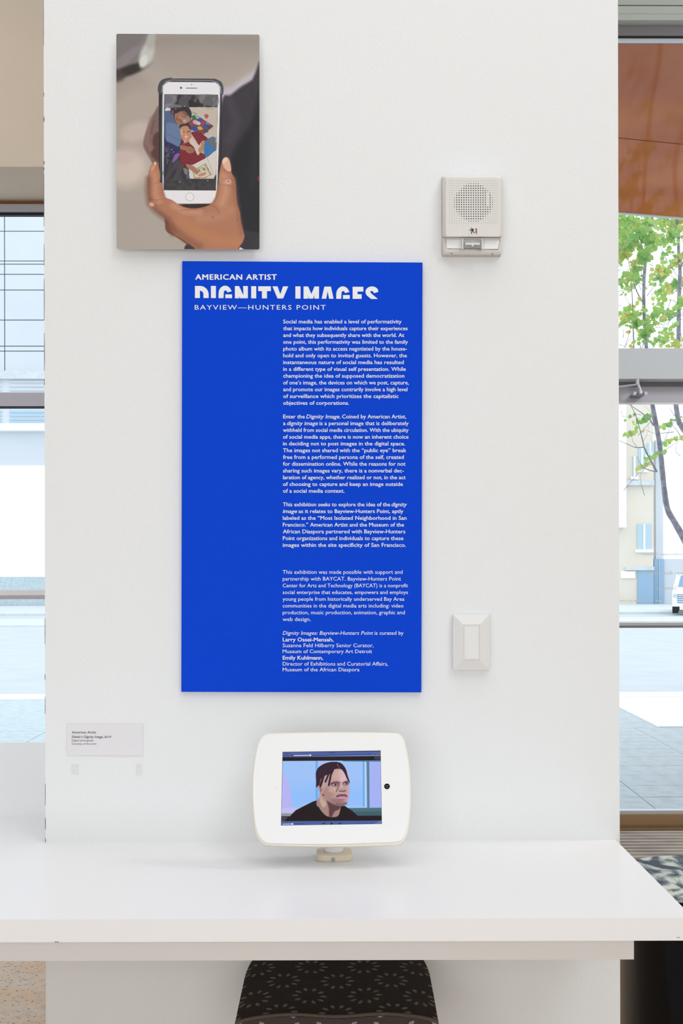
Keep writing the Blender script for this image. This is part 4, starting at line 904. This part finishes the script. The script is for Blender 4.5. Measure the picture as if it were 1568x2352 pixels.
lo = [loop(inner, .0005, .995), loop(outer, 0, .994), loop(outer, -.004, 1.0), loop(outer, -.014, .985), loop(outer, -.024, .93), loop(outer, -.028, .84)]
mb = MB(); n = len(lo[0]); mb.add([p for L in lo for p in L], [(i * n + j, (i + 1) * n + j, (i + 1) * n + (j + 1) % n, i * n + (j + 1) % n) for i in range(len(lo) - 1) for j in range(n)] + [tuple(range(n)), tuple((len(lo) - 1) * n + j for j in range(n - 1, -1, -1))])
mb.build('enclosure', 'ivory', tb_, True)
from mathutils.geometry import tessellate_polygon
def sc4(x, y): return (640 + x / 6.4, 1715 + y / 6.4)
rect = [(56, 82), (1497, 62), (1515, 1144), (33, 1166)]
ov = loop(inner, .004, .999); iv = [PT(*sc4(*q), 0) + tn * .004 for q in rect]
tris = tessellate_polygon([ov, iv]); allv = ov + iv; mb = MB(); mb.add(allv, [tuple(t) for t in tris])
ovb = [v - tn * .0035 for v in ov]; n = len(ov); mb.add(ov + ovb, [(j, (j + 1) % n, (j + 1) % n + n, j + n) for j in range(n)])
ivb = [v - tn * .0032 for v in iv]; mb.add(iv + ivb, [(j, j + 4, (j + 1) % 4 + 4, (j + 1) % 4) for j in range(4)])
fo = mb.build('face_plate', 'face', tb_)
bmx = bmesh.new(); bmx.from_mesh(fo.data); bmesh.ops.remove_doubles(bmx, verts=bmx.verts[:], dist=1e-6); bmesh.ops.recalc_face_normals(bmx, faces=bmx.faces[:]); bmx.to_mesh(fo.data); bmx.free()
MB().slab([PT(*sc4(*q), 0) + tn * .0009 for q in ((30, 1175), (1520, 1150), (1502, 55), (50, 78))], [PT(*sc4(*q), 0) + tn * .0002 for q in ((30, 1175), (1520, 1150), (1502, 55), (50, 78))]).build('tablet_bezel', 'gblack', tb_)
cq = P(0, 0, 0); ccx, ccy = 560 + 1287 / 3.92, 1660 + 578 / 3.92
def disc(px, py, r, off, h, nm, m, par, n=20):
    c = PT(px, py, 0); ex = Vector((1, 0, 0)); ez = tn.cross(ex).normalized() * -1
    if ez.z < 0: ez = -ez
    L = [c + tn * (off + h) + (ex * math.cos(2 * math.pi * k / n) + ez * math.sin(2 * math.pi * k / n)) * r for k in range(n)]
    return MB().slab(L, [v - tn * h for v in L]).build(nm, m, par, False)
cm = disc(ccx, ccy, .0056, .004, .0006, 'camera', 'gblack', tb_); disc(ccx, ccy + .3, .0026, .0046, .0004, 'lens_ring', 'trim_grey', cm); disc(ccx, ccy + .3, .0018, .005, .0003, 'lens', 'gblack', cm)
disc(560 + 289 / 3.92, 1660 + 590 / 3.92, .0006, .004, .0003, 'microphone_hole', 'hole', tb_, 8)
# base block on the worktop, post and neck
bl_ = [];
def rsq(h, z, r=.018, n=8):
    out = []
    for sx_, sy_, a0 in ((-1, -1, 180), (1, -1, 270), (1, 1, 0), (-1, 1, 90)):
        for i in range(n + 1):
            a = math.radians(a0 + 90 * i / n); out.append(Vector((bx + sx_ * (h - r) + r * math.cos(a), bc + sy_ * (h - r) + r * math.sin(a), z)))
    return out
hb = .0135; LL = [rsq(bw - .001, zt), rsq(bw, zt + .001), rsq(bw - .0012, zt + hb - .001), rsq(bw - .003, zt + hb)]
mb = MB(); n = len(LL[0]); mb.add([p for L in LL for p in L], [(i * n + j, i * n + (j + 1) % n, (i + 1) * n + (j + 1) % n, (i + 1) * n + j) for i in range(3) for j in range(n)] + [tuple(range(n - 1, -1, -1)), tuple(3 * n + j for j in range(n))])
bo = mb.build('base', 'ivory2', tb_, True)
nl = [(-.0041, 0), (.0041, 0), (.0041, .0045)] + [(.0041 * math.cos(math.radians(a)), .0045 + .0041 * math.sin(math.radians(a))) for a in range(20, 180, 20)] + [(-.0041, .0045)]
MB().prism([(bx + x - .0018, by - .0004, zt + .0002 + z) for x, z in nl], (0, .003, 0)).build('cable_notch', 'plastic_side', bo)
MB().lathe((bx, bc, zt + hb), [(.0205, -.001), (.0205, .0004), (.0190, .0006)], 32).build('post_collar', 'plastic_side', tb_, True)
MB().lathe((bx, bc, zt + hb), [(.0190, -.002), (.0190, .085), (.016, .092), (.006, .096)], 32).build('post', 'face', tb_, True)
nk = PT(764, 1840, -.022); MB().tube([(bx, bc, zt + hb + .075), (nk.x, (bc + nk.y) / 2, zt + hb + .10), tuple(nk)], [.015, .016, .022], 16).build('neck', 'face', tb_, True)
# the lit screen
nx, ny = 346, 253
uu, vv = np.meshgrid(np.linspace(0, 1, nx), np.linspace(0, 1, ny))
qs = [np.array(q, float) for q in ((60, 85), (1494, 67), (1511, 1141), (37, 1163))]
xy = bil(qs, uu, vv); XX, YY = xy[..., 0], xy[..., 1]
cv = Canvas(XX, YY, (160, 196, 250))
cv.poly([(30, 600), (1600, 600), (1600, 900), (30, 900)], (140, 190, 254), 300, False, alpha=.7)
cv.poly([(580, 200), (760, 200), (760, 340), (580, 340)], (178, 190, 246), 60, False, alpha=.8)
cv.poly([(540, 212), (575, 212), (575, 830), (540, 830)], (112, 172, 236), 10, False); cv.poly([(576, 500), (600, 500), (600, 830), (576, 830)], (150, 190, 240), 8, False)
cv.poly([(30, 340), (90, 420), (150, 560), (180, 720), (180, 930), (30, 930)], (184, 182, 244), 12)
cv.poly([(1236, 222), (1256, 222), (1262, 900), (1240, 900)], (92, 166, 236), 10, False); cv.poly([(1258, 222), (1290, 222), (1296, 900), (1262, 900)], (178, 210, 248), 8, False)
cv.poly([(1290, 215), (1330, 215), (1334, 905), (1298, 905)], (92, 124, 156), 10, False); cv.poly([(1336, 235), (1520, 235), (1520, 900), (1336, 900)], (166, 180, 246), 8, False)
cv.poly([(940, 206), (1520, 206), (1520, 228), (940, 222)], (86, 128, 160), 10, False)
cv.poly([(20, 905), (330, 905), (300, 985), (20, 985)], (196, 190, 242), 20, False); cv.poly([(20, 985), (260, 985), (240, 1034), (20, 1034)], (146, 150, 156), 14, False)
cv.poly([(1000, 880), (1290, 890), (1290, 912), (1000, 905)], (168, 200, 244), 10, False); cv.poly([(1010, 908), (1530, 903), (1530, 1034), (1010, 1034)], (74, 112, 128), 10, False); cv.poly([(1100, 960), (1530, 955), (1530, 1034), (1100, 1034)], (62, 94, 104), 20, False)
cv.poly([(20, 1028), (1540, 1018), (1540, 1092), (20, 1102)], (30, 17, 24), 8, False); cv.poly([(20, 1036), (140, 1036), (80, 1100), (20, 1100)], (74, 64, 70), 12, False)
# sitter: shirt, neck, head
cv.poly([(100, 1110), (180, 1010), (250, 940), (370, 880), (500, 815), (552, 798), (640, 900), (860, 900), (960, 872), (1080, 950), (1180, 1040), (1180, 1096)], (29, 17, 24), 7, False)
cv.poly([(556, 815), (600, 740), (618, 640), (760, 760), (900, 840), (910, 880), (898, 960), (856, 1032), (722, 1032), (640, 970), (585, 890)], (168, 132, 128), 8)
cv.poly([(600, 780), (620, 700), (690, 790), (690, 880), (640, 890)], (206, 182, 156), 30, True, None, .8)
cv.poly([(700, 780), (800, 840), (906, 878), (880, 930), (820, 960), (780, 1032), (742, 1032), (735, 900)], (92, 62, 66), 24)
cv.poly([(590, 560), (600, 660), (640, 730), (700, 790), (790, 845), (880, 876), (955, 872), (1000, 842), (1016, 780), (1028, 700), (1032, 600), (1022, 500), (1000, 420), (950, 345), (880, 318), (780, 325), (680, 380), (620, 470)], (192, 158, 154), 7)
cv.ell(720, 700, 90, 110, (160, 118, 116), .9, 30, None, .6); cv.ell(860, 820, 120, 50, (140, 100, 104), .9, 10, None, .7); cv.ell(945, 430, 70, 100, (226, 186, 204), .9, 0, None, .9); cv.ell(860, 420, 70, 70, (206, 172, 160), .9, 0, None, .6); cv.ell(800, 640, 70, 50, (206, 174, 166), .9, 0, None, .6); cv.ell(1018, 680, 20, 110, (214, 160, 176), .8, 0, None, .7)
cv.poly([(575, 575), (600, 552), (632, 600), (642, 690), (658, 722), (622, 705), (586, 645)], (186, 142, 140), 6); cv.stroke([(604, 590), (622, 640), (618, 665)], 12, (110, 72, 78), 8); cv.ell(652, 718, 13, 11, (60, 40, 50), .4)
cv.poly([(556, 598), (550, 500), (545, 400), (575, 322), (650, 265), (740, 234), (800, 228), (870, 232), (930, 258), (985, 335), (1012, 430), (1044, 528), (1036, 536), (1002, 480), (965, 400), (925, 345), (880, 332), (805, 345), (770, 400), (690, 430), (620, 480), (590, 560)], (50, 27, 44), 6)
for pts, w in (([(810, 320), (765, 420), (735, 575)], 28), ([(750, 330), (725, 430), (685, 525)], 26), ([(690, 350), (650, 460), (612, 585)], 34), ([(630, 390), (600, 480), (582, 560)], 34), ([(575, 440), (566, 520), (560, 590)], 26)): cv.stroke(pts, w, (52, 28, 44), 7)
cv.stroke([(858, 262), (892, 332)], 8, (132, 96, 110), 6); cv.stroke([(620, 340), (600, 420)], 6, (88, 66, 100), 6, None, .6); cv.stroke([(700, 300), (670, 380)], 6, (84, 60, 90), 6, None, .5)
cv.ell(832, 565, 74, 34, (122, 84, 96), .8, 8, None, .8); cv.ell(985, 548, 50, 30, (122, 84, 96), .8, -10, None, .8)
cv.stroke([(770, 555), (810, 532), (860, 528), (905, 545)], 18, (98, 64, 74), 10); cv.stroke([(950, 540), (985, 520), (1020, 518)], 16, (98, 64, 74), 10)
cv.ell(826, 568, 38, 11, (206, 196, 208), .5, 6); cv.ell(832, 568, 15, 12, (44, 24, 36), .4); cv.stroke([(780, 562), (826, 554), (874, 566)], 6, (56, 32, 44), 5)
cv.ell(978, 552, 28, 9, (200, 190, 206), .5, -8); cv.ell(990, 550, 12, 10, (44, 24, 36), .4); cv.stroke([(948, 548), (985, 536), (1018, 544)], 6, (56, 32, 44), 5)
cv.stroke([(910, 550), (918, 600), (935, 630)], 26, (222, 190, 176), 22, None, .8); cv.ell(938, 638, 48, 26, (190, 150, 146), .6); cv.stroke([(845, 668), (856, 640), (870, 615)], 12, (92, 58, 66), 10); cv.stroke([(888, 658), (920, 664), (955, 664), (985, 656)], 12, (80, 48, 56), 8)
cv.ell(925, 745, 86, 40, (164, 122, 126), .7, 0, None, .6); cv.stroke([(850, 738), (895, 716), (930, 720), (962, 714), (1000, 732)], 18, (110, 66, 84), 8); cv.stroke([(855, 742), (930, 734), (998, 738)], 7, (56, 28, 40), 5); cv.ell(932, 758, 60, 18, (206, 144, 174), .5, -3); cv.stroke([(880, 782), (960, 782)], 8, (120, 82, 90), 10, None, .7)
cv.stroke([(850, 850), (920, 866), (990, 840)], 24, (108, 74, 78), 22, None, .7); cv.stroke([(553, 838), (572, 888)], 6, (214, 206, 224), 4)
# player bars
cv.poly([(20, 60), (1540, 45), (1540, 130), (20, 158)], (76, 98, 162), 5, False); cv.poly([(20, 40), (1540, 40), (1540, 72), (20, 88)], (44, 50, 92), 10, False, alpha=.7)
cv.poly([(20, 158), (1540, 138), (1540, 206), (20, 216)], (30, 17, 26), 7, False); cv.poly([(1385, 85), (1530, 80), (1530, 206), (1410, 190)], (112, 112, 140), 6, False, alpha=.4)
cv.stroke([(222, 134), (463, 131)], 10, (226, 238, 255), 5); cv.ell(464, 130, 13, 13, (232, 242, 255), .3); cv.stroke([(478, 130), (1356, 118)], 6, (38, 52, 112), 4)
for x0, x1, y in ((78, 138, 134), (178, 214, 132), (82, 150, 100), (742, 818, 92), (1405, 1425, 118), (1460, 1475, 116)): cv.stroke([(x0, y), (x1, y)], 10, (44, 52, 96), 7, None, .75)
cv.poly([(20, 1100), (1540, 1088), (1540, 1180), (20, 1180)], (72, 96, 158), 5, False); cv.poly([(1370, 1150), (1500, 1088), (1530, 1088), (1530, 1150)], (120, 140, 190), 10, False, alpha=.6)
cv.stroke([(60, 1142), (200, 1139)], 9, (226, 238, 255), 5); cv.ell(201, 1139, 13, 13, (232, 242, 255), .3); cv.stroke([(214, 1138), (385, 1136)], 5, (36, 44, 84), 4)
K_ = (28, 24, 44)
cv.poly([(763, 1112), (797, 1132), (763, 1152)], K_, 4, False)
for x0, sg in ((682, -1), (875, 1)):
    for d in (0, 22): cv.poly([(x0 + sg * d, 1120), (x0 + sg * (d + 22), 1131), (x0 + sg * d, 1143)], K_, 4, False)
    cv.stroke([(x0 + sg * 47, 1119), (x0 + sg * 47, 1143)], 5, K_, 3)
c4 = [np.array(PT(*sc4(*q), 0) + tn * .0011) for q in qs]
painted('screen', cv, bil(c4, uu, vv), vmat('lit_screen', True, .12), tb_)

# ------------------------------------------------------------------ blue exhibition panel
YP = -.012
pn = thing('exhibition_panel', 'tall blue exhibition text panel with white lettering on the column', 'panel', tuple(P(693, 1590, YP)))
def quad(px4, Y, t, name, m, parent): 
    L = [P(x, y, Y) for x, y in px4]; return MB().slab(L, [p + Vector((0, t, 0)) for p in L]).build(name, m, parent)
# corners run bottom-left, bottom-right, top-right, top-left (facing the room)
q4 = ((416.2, 1589), (967.3, 1590.3), (970, 603), (418.3, 599.8))
quad(q4, YP, .010, 'board', 'blue', pn)
quad(((424, 1583), (960, 1584), (963, 609), (426, 607)), YP + .0101, .0018, 'backing', 'board', pn)
YT = YP - .0004
h1 = MB(); line(h1, 'AMERICAN ARTIST', 448, 635.8, 642.3, 12.0, YT, .030, space=1.12); h1.build('heading', 'white_ink', pn)
h3 = MB(); line(h3, 'BAYVIEW—HUNTERS POINT', 447, 747.8, 711.3, 10.6, YT, .002, space=1.2); h3.build('heading', 'white_ink', pn)
tt = MB(); K = 7.127
def letter(pts, ox=440):
    L = [P(ox + x / K, 620 + y / K, YT) for x, y in pts]; A = sum(L[i].x * L[(i + 1) % len(L)].z - L[(i + 1) % len(L)].x * L[i].z for i in range(len(L)))
    if A < 0: L = L[::-1]
    tt.add(L, [tuple(range(len(L)))])
def arcp(cx, cy, rx, ry, a0, a1, n=12): return [(cx + rx * math.cos(math.radians(a0 + (a1 - a0) * i / n)), cy - ry * math.sin(math.radians(a0 + (a1 - a0) * i / n))) for i in range(n + 1)]
def gee(dx, dy, ox): 
    letter([(dx + 440, dy + 462), (dx + 440, dy + 400)] + [(dx + a, dy + b) for a, b in arcp(548, 385, 108, 127, 172, 40, 14)] + [(dx + 655, dy + 350), (dx + 584, dy + 368)] + [(dx + a, dy + b) for a, b in arcp(553, 375, 30, 40, 30, 150, 6)] + [(dx + 524, dy + 400), (dx + 520, dy + 462)], ox)
    letter([(dx + 550, dy + 400), (dx + 661, dy + 400), (dx + 661, dy + 462), (dx + 550, dy + 462)], ox)
letter([(54, 262), (135, 262)] + arcp(135, 402, 143, 140, 90, 0, 12)[1:] + [(278, 460), (193, 460)] + arcp(135, 402, 58, 62, 0, 90, 6) + [(135, 460), (54, 460)])
letter([(315, 262), (397, 262), (397, 461), (315, 461)])
gee(0, 0, 440)
letter([(708, 264), (775, 264), (848, 415), (842, 264), (920, 264), (920, 464), (793, 464), (778, 430), (780, 464), (708, 464)])
letter([(974, 266), (1056, 266), (1056, 465), (974, 465)])
letter([(1089, 268), (1296, 268), (1296, 347), (1232, 347), (1232, 466), (1150, 466), (1150, 347), (1089, 347)])
letter([(1322, 269), (1405, 269), (1450, 398), (1496, 269), (1580, 269), (1496, 467), (1405, 467)])
letter([(129, 270), (213, 270), (213, 469), (129, 469)], 660)
letter([(263, 271), (338, 271), (391, 395), (442, 271), (516, 271), (516, 470), (436, 470), (446, 410), (416, 470), (352, 470), (330, 415), (342, 470), (263, 470)], 660)
letter([(604, 273), (710, 273), (754, 471), (680, 471), (657, 348), (634, 471), (558, 471)], 660)
gee(798 - 440, 11, 660)
letter([(1066, 276), (1241, 276), (1241, 354), (1146, 354), (1146, 398), (1213, 398), (1213, 473), (1066, 473)], 660)
letter(arcp(1382, 358, 106, 88, 200, 20, 14) + [(1485, 360), (1416, 380), (1395, 350), (1372, 342), (1355, 352), (1360, 374), (1400, 410), (1478, 476), (1370, 476), (1300, 420), (1280, 385)], 660)
tt.build('title', 'white_ink', pn)
def crop7(x): return 630 + x / 4.2
def crop8(x): return 630 + x / 4.9
OB = .0115
def para(lines, name='paragraph', off=OB, cap=8.7):
    mb = MB()
    for segs, base in lines:
        for (body, x0, x1, it) in segs: line(mb, body, x0, x1, base, cap, YT, off, .22 if it else 0)
    return mb.build(name, 'white_ink', pn)
P1 = [('Social media has enabled a level of performativity', 1226), ('that impacts how individuals capture their experiences', 1284), ('and what they subsequently share with the world. At', 1251),
      ('one point, this performativity was limited to the family', 1287), ('photo album with its access negotiated by the house-', 1277), ('hold and only open to invited guests. However, the', 1277),
      ('instantaneous nature of social media has resulted', 1247), ('in a different type of visual self presentation. While', 1267), ('championing the idea of supposed democratization', 1253),
      ('of one’s image, the devices on which we post, capture,', 1296), ('and promote our images contrarily involve a high level', 1283), ('of surveillance which prioritizes the capitalistic', 1197), ('objectives of corporations.', 720)]
para([([(t, crop7(84.5), crop7(r), 0)], 742.9 + i * 15.57) for i, (t, r) in enumerate(P1)])
P2 = [None, None, ('withheld from social media circulation. With the ubiquity', 1294), ('of social media apps, there is now an inherent choice', 1293), ('in deciding not to post images in the digital space.', 1260),
      ('The images not shared with the “public eye” break', 1271), ('free from a performed persona of the self, created', 1248), ('for dissemination online. While the reasons for not', 1264), ('sharing such images vary, there is a nonverbal dec-', 1248),
      ('laration of agency, whether realized or not, in the act', 1265), ('of choosing to capture and keep an image outside', 1239), ('of a social media context.', 676)]
L2 = [([('Enter the', crop7(84), crop7(293), 0), ('Dignity Image.', crop7(306), crop7(637), 1), ('Coined by American Artist,', crop7(652), crop7(1270), 0)], 961),
      ([('a', crop7(84), crop7(107), 0), ('dignity image', crop7(121), crop7(420), 1), ('is a personal image that is deliberately', crop7(435), crop7(1294), 0)], 976.5)]
L2 += [([(P2[i][0], crop7(82.5), crop7(P2[i][1]), 0)], 961 + i * 15.52) for i in range(2, 12)]
para(L2)
P3 = [('labeled as the “Most Isolated Neighborhood in San', 1274), ('Francisco.” American Artist and the Museum of the', 1249), ('African Diaspora partnered with Bayview-Hunters', 1262), ('Point organizations and individuals to capture these', 1244), ('images within the site specificity of San Francisco.', 1268)]
L3 = [([('This exhibition seeks to explore the idea of the', crop7(82), crop7(1115), 0), ('dignity', crop7(1128), crop7(1279), 1)], 1162.9), ([('image', crop7(80), crop7(219), 1), ('as it relates to Bayview-Hunters Point, aptly', crop7(233), crop7(1243), 0)], 1178.4)]
L3 += [([(t, crop7(81), crop7(r), 0)], 1162.9 + (i + 2) * 15.52) for i, (t, r) in enumerate(P3)]
para(L3)
P4 = [('This exhibition was made possible with support and', 1441), ('partnership with BAYCAT. Bayview-Hunters Point', 1424), ('Center for Arts and Technology (BAYCAT) is a nonprofit', 1502), ('social enterprise that educates, empowers and employs', 1502),
      ('young people from historically underserved Bay Area', 1462), ('communities in the digital media arts including: video', 1452), ('production, music production, animation, graphic and', 1467), ('web design.', 408)]
para([([(t, crop8(93), crop8(r), 0)], 1318 + i * 15.48) for i, (t, r) in enumerate(P4)], off=.001, cap=8.5)
para([([('Dignity Images: Bayview-Hunters Point', crop8(93), crop8(1111), 1), ('is curated by', crop8(1128), crop8(1452), 0)], 1458)] +
     [([(t, crop8(93), crop8(r), 0)], b) for t, r, b in (('Susanne Feld Hilberry Senior Curator,', 1115, 1486.5), ('Museum of Contemporary Art Detroit', 1098, 1500.2), ('Director of Exhibitions and Curatorial Affairs,', 1277, 1528.8), ('Museum of the African Diaspora', 957, 1542))], 'credits', .001, 8.5)
para([([('Larry Ossei-Mensah,', crop8(93), crop8(665), 0)], 1473.3), ([('Emily Kuhlmann,', crop8(93), crop8(548), 0)], 1515)], 'curator_names', .018, 8.8)

# ------------------------------------------------------------------ caption card
cc = thing('caption_card', 'small white caption card left of the tablet, fixed to the column', 'label', tuple(P(240, 1735, 0)))
L = [P(x, y, -.0022) for x, y in ((153, 1734.5), (327.5, 1736), (328.5, 1662.5), (152.6, 1662))]
bk = [P(x, y, -.0004) for x, y in ((153, 1734.5), (327.5, 1736), (328.5, 1662.5), (152.6, 1662))]
MB().slab(L, bk).build('card', 'card', cc)
YK = -.0026; ct = MB(); cr_ = lambda x: x / 4.355
line(ct, 'American Artist', cr_(718), cr_(962), 1640 + 194 / 4.355, 5.3, YK, .004)
line(ct, 'Delvin’s Dignity Image,', cr_(717), cr_(1032), 1640 + 239 / 4.355, 5.3, YK, .004, .22)
line(ct, '2019', cr_(1042), cr_(1111), 1640 + 239 / 4.355, 4.6, YK, .004)
line(ct, 'Digital photograph', cr_(717), cr_(936), 1640 + 273 / 4.355, 4.0, YK, 0)
line(ct, 'Courtesy of the artist', cr_(717), cr_(964), 1640 + 306 / 4.355, 4.0, YK, 0)
ct.build('caption_text', 'black_ink', cc)

# ------------------------------------------------------------------ speaker strobe
def S(px, py, Y=-.052): return P(px, py, Y)
ss = thing('speaker_strobe', 'off-white fire alarm speaker with clear strobe on the column', 'alarm', tuple(P(1082, 587, 0)))
def rr(x0, y0, x1, y1, r, Y, n=4):
    pts = []
    for cx_, cy_, a0 in ((x0 + r, y1 - r, 180), (x1 - r, y1 - r, 270), (x1 - r, y0 + r, 0), (x0 + r, y0 + r, 90)):
        for i in range(n + 1):
            a = math.radians(a0 + 90 * i / n); pts.append(P(cx_ + r * math.cos(a), cy_ - r * math.sin(a), Y))
    return pts
def shell(loops, m, nm, parent, smooth=False, capf=True):
    mb = MB(); n = len(loops[0]); vs = [p for L in loops for p in L]; k = len(loops)
    fs = [(i * n + j, (i + 1) * n + j, (i + 1) * n + (j + 1) % n, i * n + (j + 1) % n) for i in range(k - 1) for j in range(n)]
    if capf: fs.append(tuple(range(n)))
    fs.append(tuple((k - 1) * n + j for j in range(n - 1, -1, -1)))
    return mb.add(vs, fs).build(nm, m, parent, smooth)
shell([rr(1014.5, 407, 1150, 588.2, 3, -.010), rr(1013.5, 406, 1149.5, 589, 3, 0)], 'plastic_side', 'backbox', ss)
# housing, upper part
shell([rr(1024, 408, 1148, 543, 4, -.052), rr(1019, 404.5, 1152, 545, 5, -.047), rr(1015.5, 406, 1150.5, 545.5, 4, -.010)], 'plastic', 'housing', ss, True)
# lower lip under the strobe
shell([rr(1023, 546, 1147, 578, 3, -.030), rr(1019, 546, 1150, 583, 4, -.026), rr(1015.5, 546, 1150.5, 587, 4, -.009)], 'plastic', 'lower_lip', ss, True)
def flat(pts, Y, m, nm, t=.001):
    L = [P(x, y, Y) for x, y in pts]; return MB().slab(L, [p + Vector((0, t, 0)) for p in L]).build(nm, m, ss)
flat([(1027.5, 571), (1143.5, 573.5), (1149, 550), (1022, 548.5)], -.0312, 'trim_grey', 'strobe_gasket')
for (a, nm) in ((((1026.5, 572.5 - 2.2), (1061, 571), (1061, 549.5), (1023.6, 549)), 'reflector'), (((1108, 572), (1143.0, 572.0), (1147.6, 551), (1108, 549.5)), 'reflector')):
    flat(a, -.0325, 'reflector', nm)
flat([(1022, 549.5), (1150, 551), (1150, 546.5), (1022, 545.5)], -.036, 'plastic', 'hood_ledge')
for x in (1021, 1146): flat([(x, 551), (x + 4, 551), (x + 4, 547), (x, 547)], -.0365, 'plastic_side', 'hood_tab')
flat([(1063, 570), (1106, 570), (1106, 549), (1063, 549)], -.0322, 'reflector', 'strobe_fill_plate')  # white plate added behind the lens to make its inside brighter
L = [P(x, y, -.050) for x, y in ((1063, 573.5), (1105.5, 574), (1107, 547.5), (1062, 546.5))]; LB = [P(x, y, -.033) for x, y in ((1060.5, 572.5), (1108, 573), (1109, 547), (1060, 546.5))]
lens = MB().slab(L, LB).build('strobe_lens', 'clear', ss)
for x0, x1 in ((1061, 1063.6), (1105.6, 1108)):
    L = [P(x, y, -.0505) for x, y in ((x0, 572), (x1, 572), (x1, 547.5), (x0, 547.5))]; MB().slab(L, [p + Vector((0, .017, 0)) for p in L]).build('lens_side', 'plastic', lens)
q0, q1 = P(1068, 560, -.040), P(1102, 560, -.040)
MB().tube([q0, q1], .0028, 10).build('flash_tube', 'reflector', ss, True)
flat([(1064, 567), (1104.5, 567), (1104.5, 556.5), (1064, 556.5)], -.0345, 'plastic_side', 'tube_holder'); flat([(1083, 565.5), (1087.5, 565.5), (1087.5, 556), (1083, 556)], -.0415, 'reflector', 'tube_clip')
flat([(1063.5, 570.4), (1105, 570.6), (1105, 568.6), (1063.5, 568.4)], -.0502, 'trim_grey', 'lens_edge')
for x, y in ((1036.5, 582.3), (1130, 583.3)): flat([(x - 1.6, y + .6), (x + 1.6, y + .6), (x + 1.6, y - .6), (x - 1.6, y - .6)], -.0275, 'hole', 'screw_slot')
hd, dm = MB(), MB()
for r in range(19):
    for c in range(21):
        x, y = 1032.1 + c * 5.47 + .02 * r, 416.2 + r * 5.38; dd = math.hypot((c - 10) * 1.0, (r - 9) * 1.0)
        q = P(x, y, -.0523)
        if dd < 8.45 and not (c == 16 and r in (5, 6, 7, 8, 9, 10)):
            rad = .00125 if dd < 7.8 else .0009
            hd.add([q + Vector((rad * math.cos(a * math.pi / 4), 0, rad * math.sin(a * math.pi / 4))) for a in range(8)], [tuple(range(8))])
        else:
            vs = []
            for a in range(6):
                t = math.pi * (.08 + .84 * a / 5); vs += [q + Vector((.0013 * math.cos(t), 0, .0013 * math.sin(t))), q + Vector((.0009 * math.cos(t), 0, .0006 * math.sin(t)))]
            dm.add(vs, [(2 * a, 2 * a + 2, 2 * a + 3, 2 * a + 1) for a in range(5)])  # flat grey crescents: shade in the shallow dimples put in as colour
hd.build('grille_holes', 'hole', ss)['kind'] = 'stuff'; dm.build('grille_dimple_shade', 'dimple', ss)['kind'] = 'stuff'
ic = MB(); IK = 26.13
def isv(pts, w=42):
    for a, b in zip(pts[:-1], pts[1:]):
        dxx, dyy = b[0] - a[0], b[1] - a[1]; l = math.hypot(dxx, dyy); nx_, ny_ = -dyy / l * w / 2, dxx / l * w / 2; ex, ey = dxx / l * w * .3, dyy / l * w * .3
        c = [(a[0] + nx_ - ex, a[1] + ny_ - ey), (b[0] + nx_ + ex, b[1] + ny_ + ey), (b[0] - nx_ + ex, b[1] - ny_ + ey), (a[0] - nx_ - ex, a[1] - ny_ - ey)]
        L = [P(1060 + x / IK, 510 + y / IK, -.0532) for x, y in c]; ic.add(L, [(3, 2, 1, 0)])
hc = P(1060 + 578 / IK, 510 + 368 / IK, -.0532); ic.add([hc + Vector((.00105 * math.cos(a * math.pi / 5), 0, .00105 * math.sin(a * math.pi / 5))) for a in range(10)], [tuple(range(10))])
isv([(485, 468), (540, 500), (620, 420), (690, 430), (725, 490)]); isv([(625, 430), (640, 520)], 80); isv([(640, 520), (575, 600), (600, 695)]); isv([(645, 525), (700, 600), (775, 635)])
flat([(1076.5, 537.5), (1097.5, 537.5), (1097.5, 521), (1076.5, 521)], -.0527, 'plastic', 'evacuation_sign', .0006)
ic.build('running_figure', 'black', ss)
fl = MB()
def isr(pts, w):
    global ic
    keep = ic; ic = fl; isv(pts, w); ic = keep
isr([(815, 370), (850, 405), (910, 400)], 30); isr([(905, 400), (900, 665), (855, 668)], 30)
for yy in (450, 500, 550, 600): isr([(815, yy), (855, yy + 28), (895, yy)], 20)
isr([(850, 410), (850, 650)], 18)
fl.build('flames', 'red', ss)

# ------------------------------------------------------------------ blank switch plate
sw_ = thing('switch_plate', 'blank white light switch with sloping borders, below the alarm', 'switch', tuple(P(1081, 1539, 0)))
def rc4(x0, y0, x1, y1, Y): return [P(x, y, Y) for x, y in ((x0, y1), (x1, y1), (x1, y0), (x0, y0))]
shell([rc4(1063.5, 1435, 1101, 1515.5, -.030), rc4(1040, 1411.5, 1124, 1539, -.020), rc4(1039.5, 1411, 1123.5, 1539.5, 0)], 'switch', 'plate', sw_, capf=True)
shell([rc4(1064.2, 1434.6, 1101.2, 1515.8, -.0302), rc4(1063.8, 1434.2, 1101.6, 1516.2, -.0298)], 'slot', 'plate_gap', sw_)
shell([rc4(1065, 1435.4, 1100.6, 1515.2, -.0306), rc4(1064.8, 1435.2, 1100.8, 1515.4, -.0301)], 'switch', 'insert_frame', sw_)
shell([rc4(1066.2, 1436.8, 1099.6, 1513.8, -.0309), rc4(1066.2, 1436.8, 1099.6, 1513.8, -.0305)], 'slot', 'insert_gap', sw_)
shell([rc4(1066.6, 1438.0, 1098.8, 1513.6, -.0313), rc4(1066.6, 1438.0, 1098.8, 1513.6, -.0308)], 'switch', 'rocker', sw_)
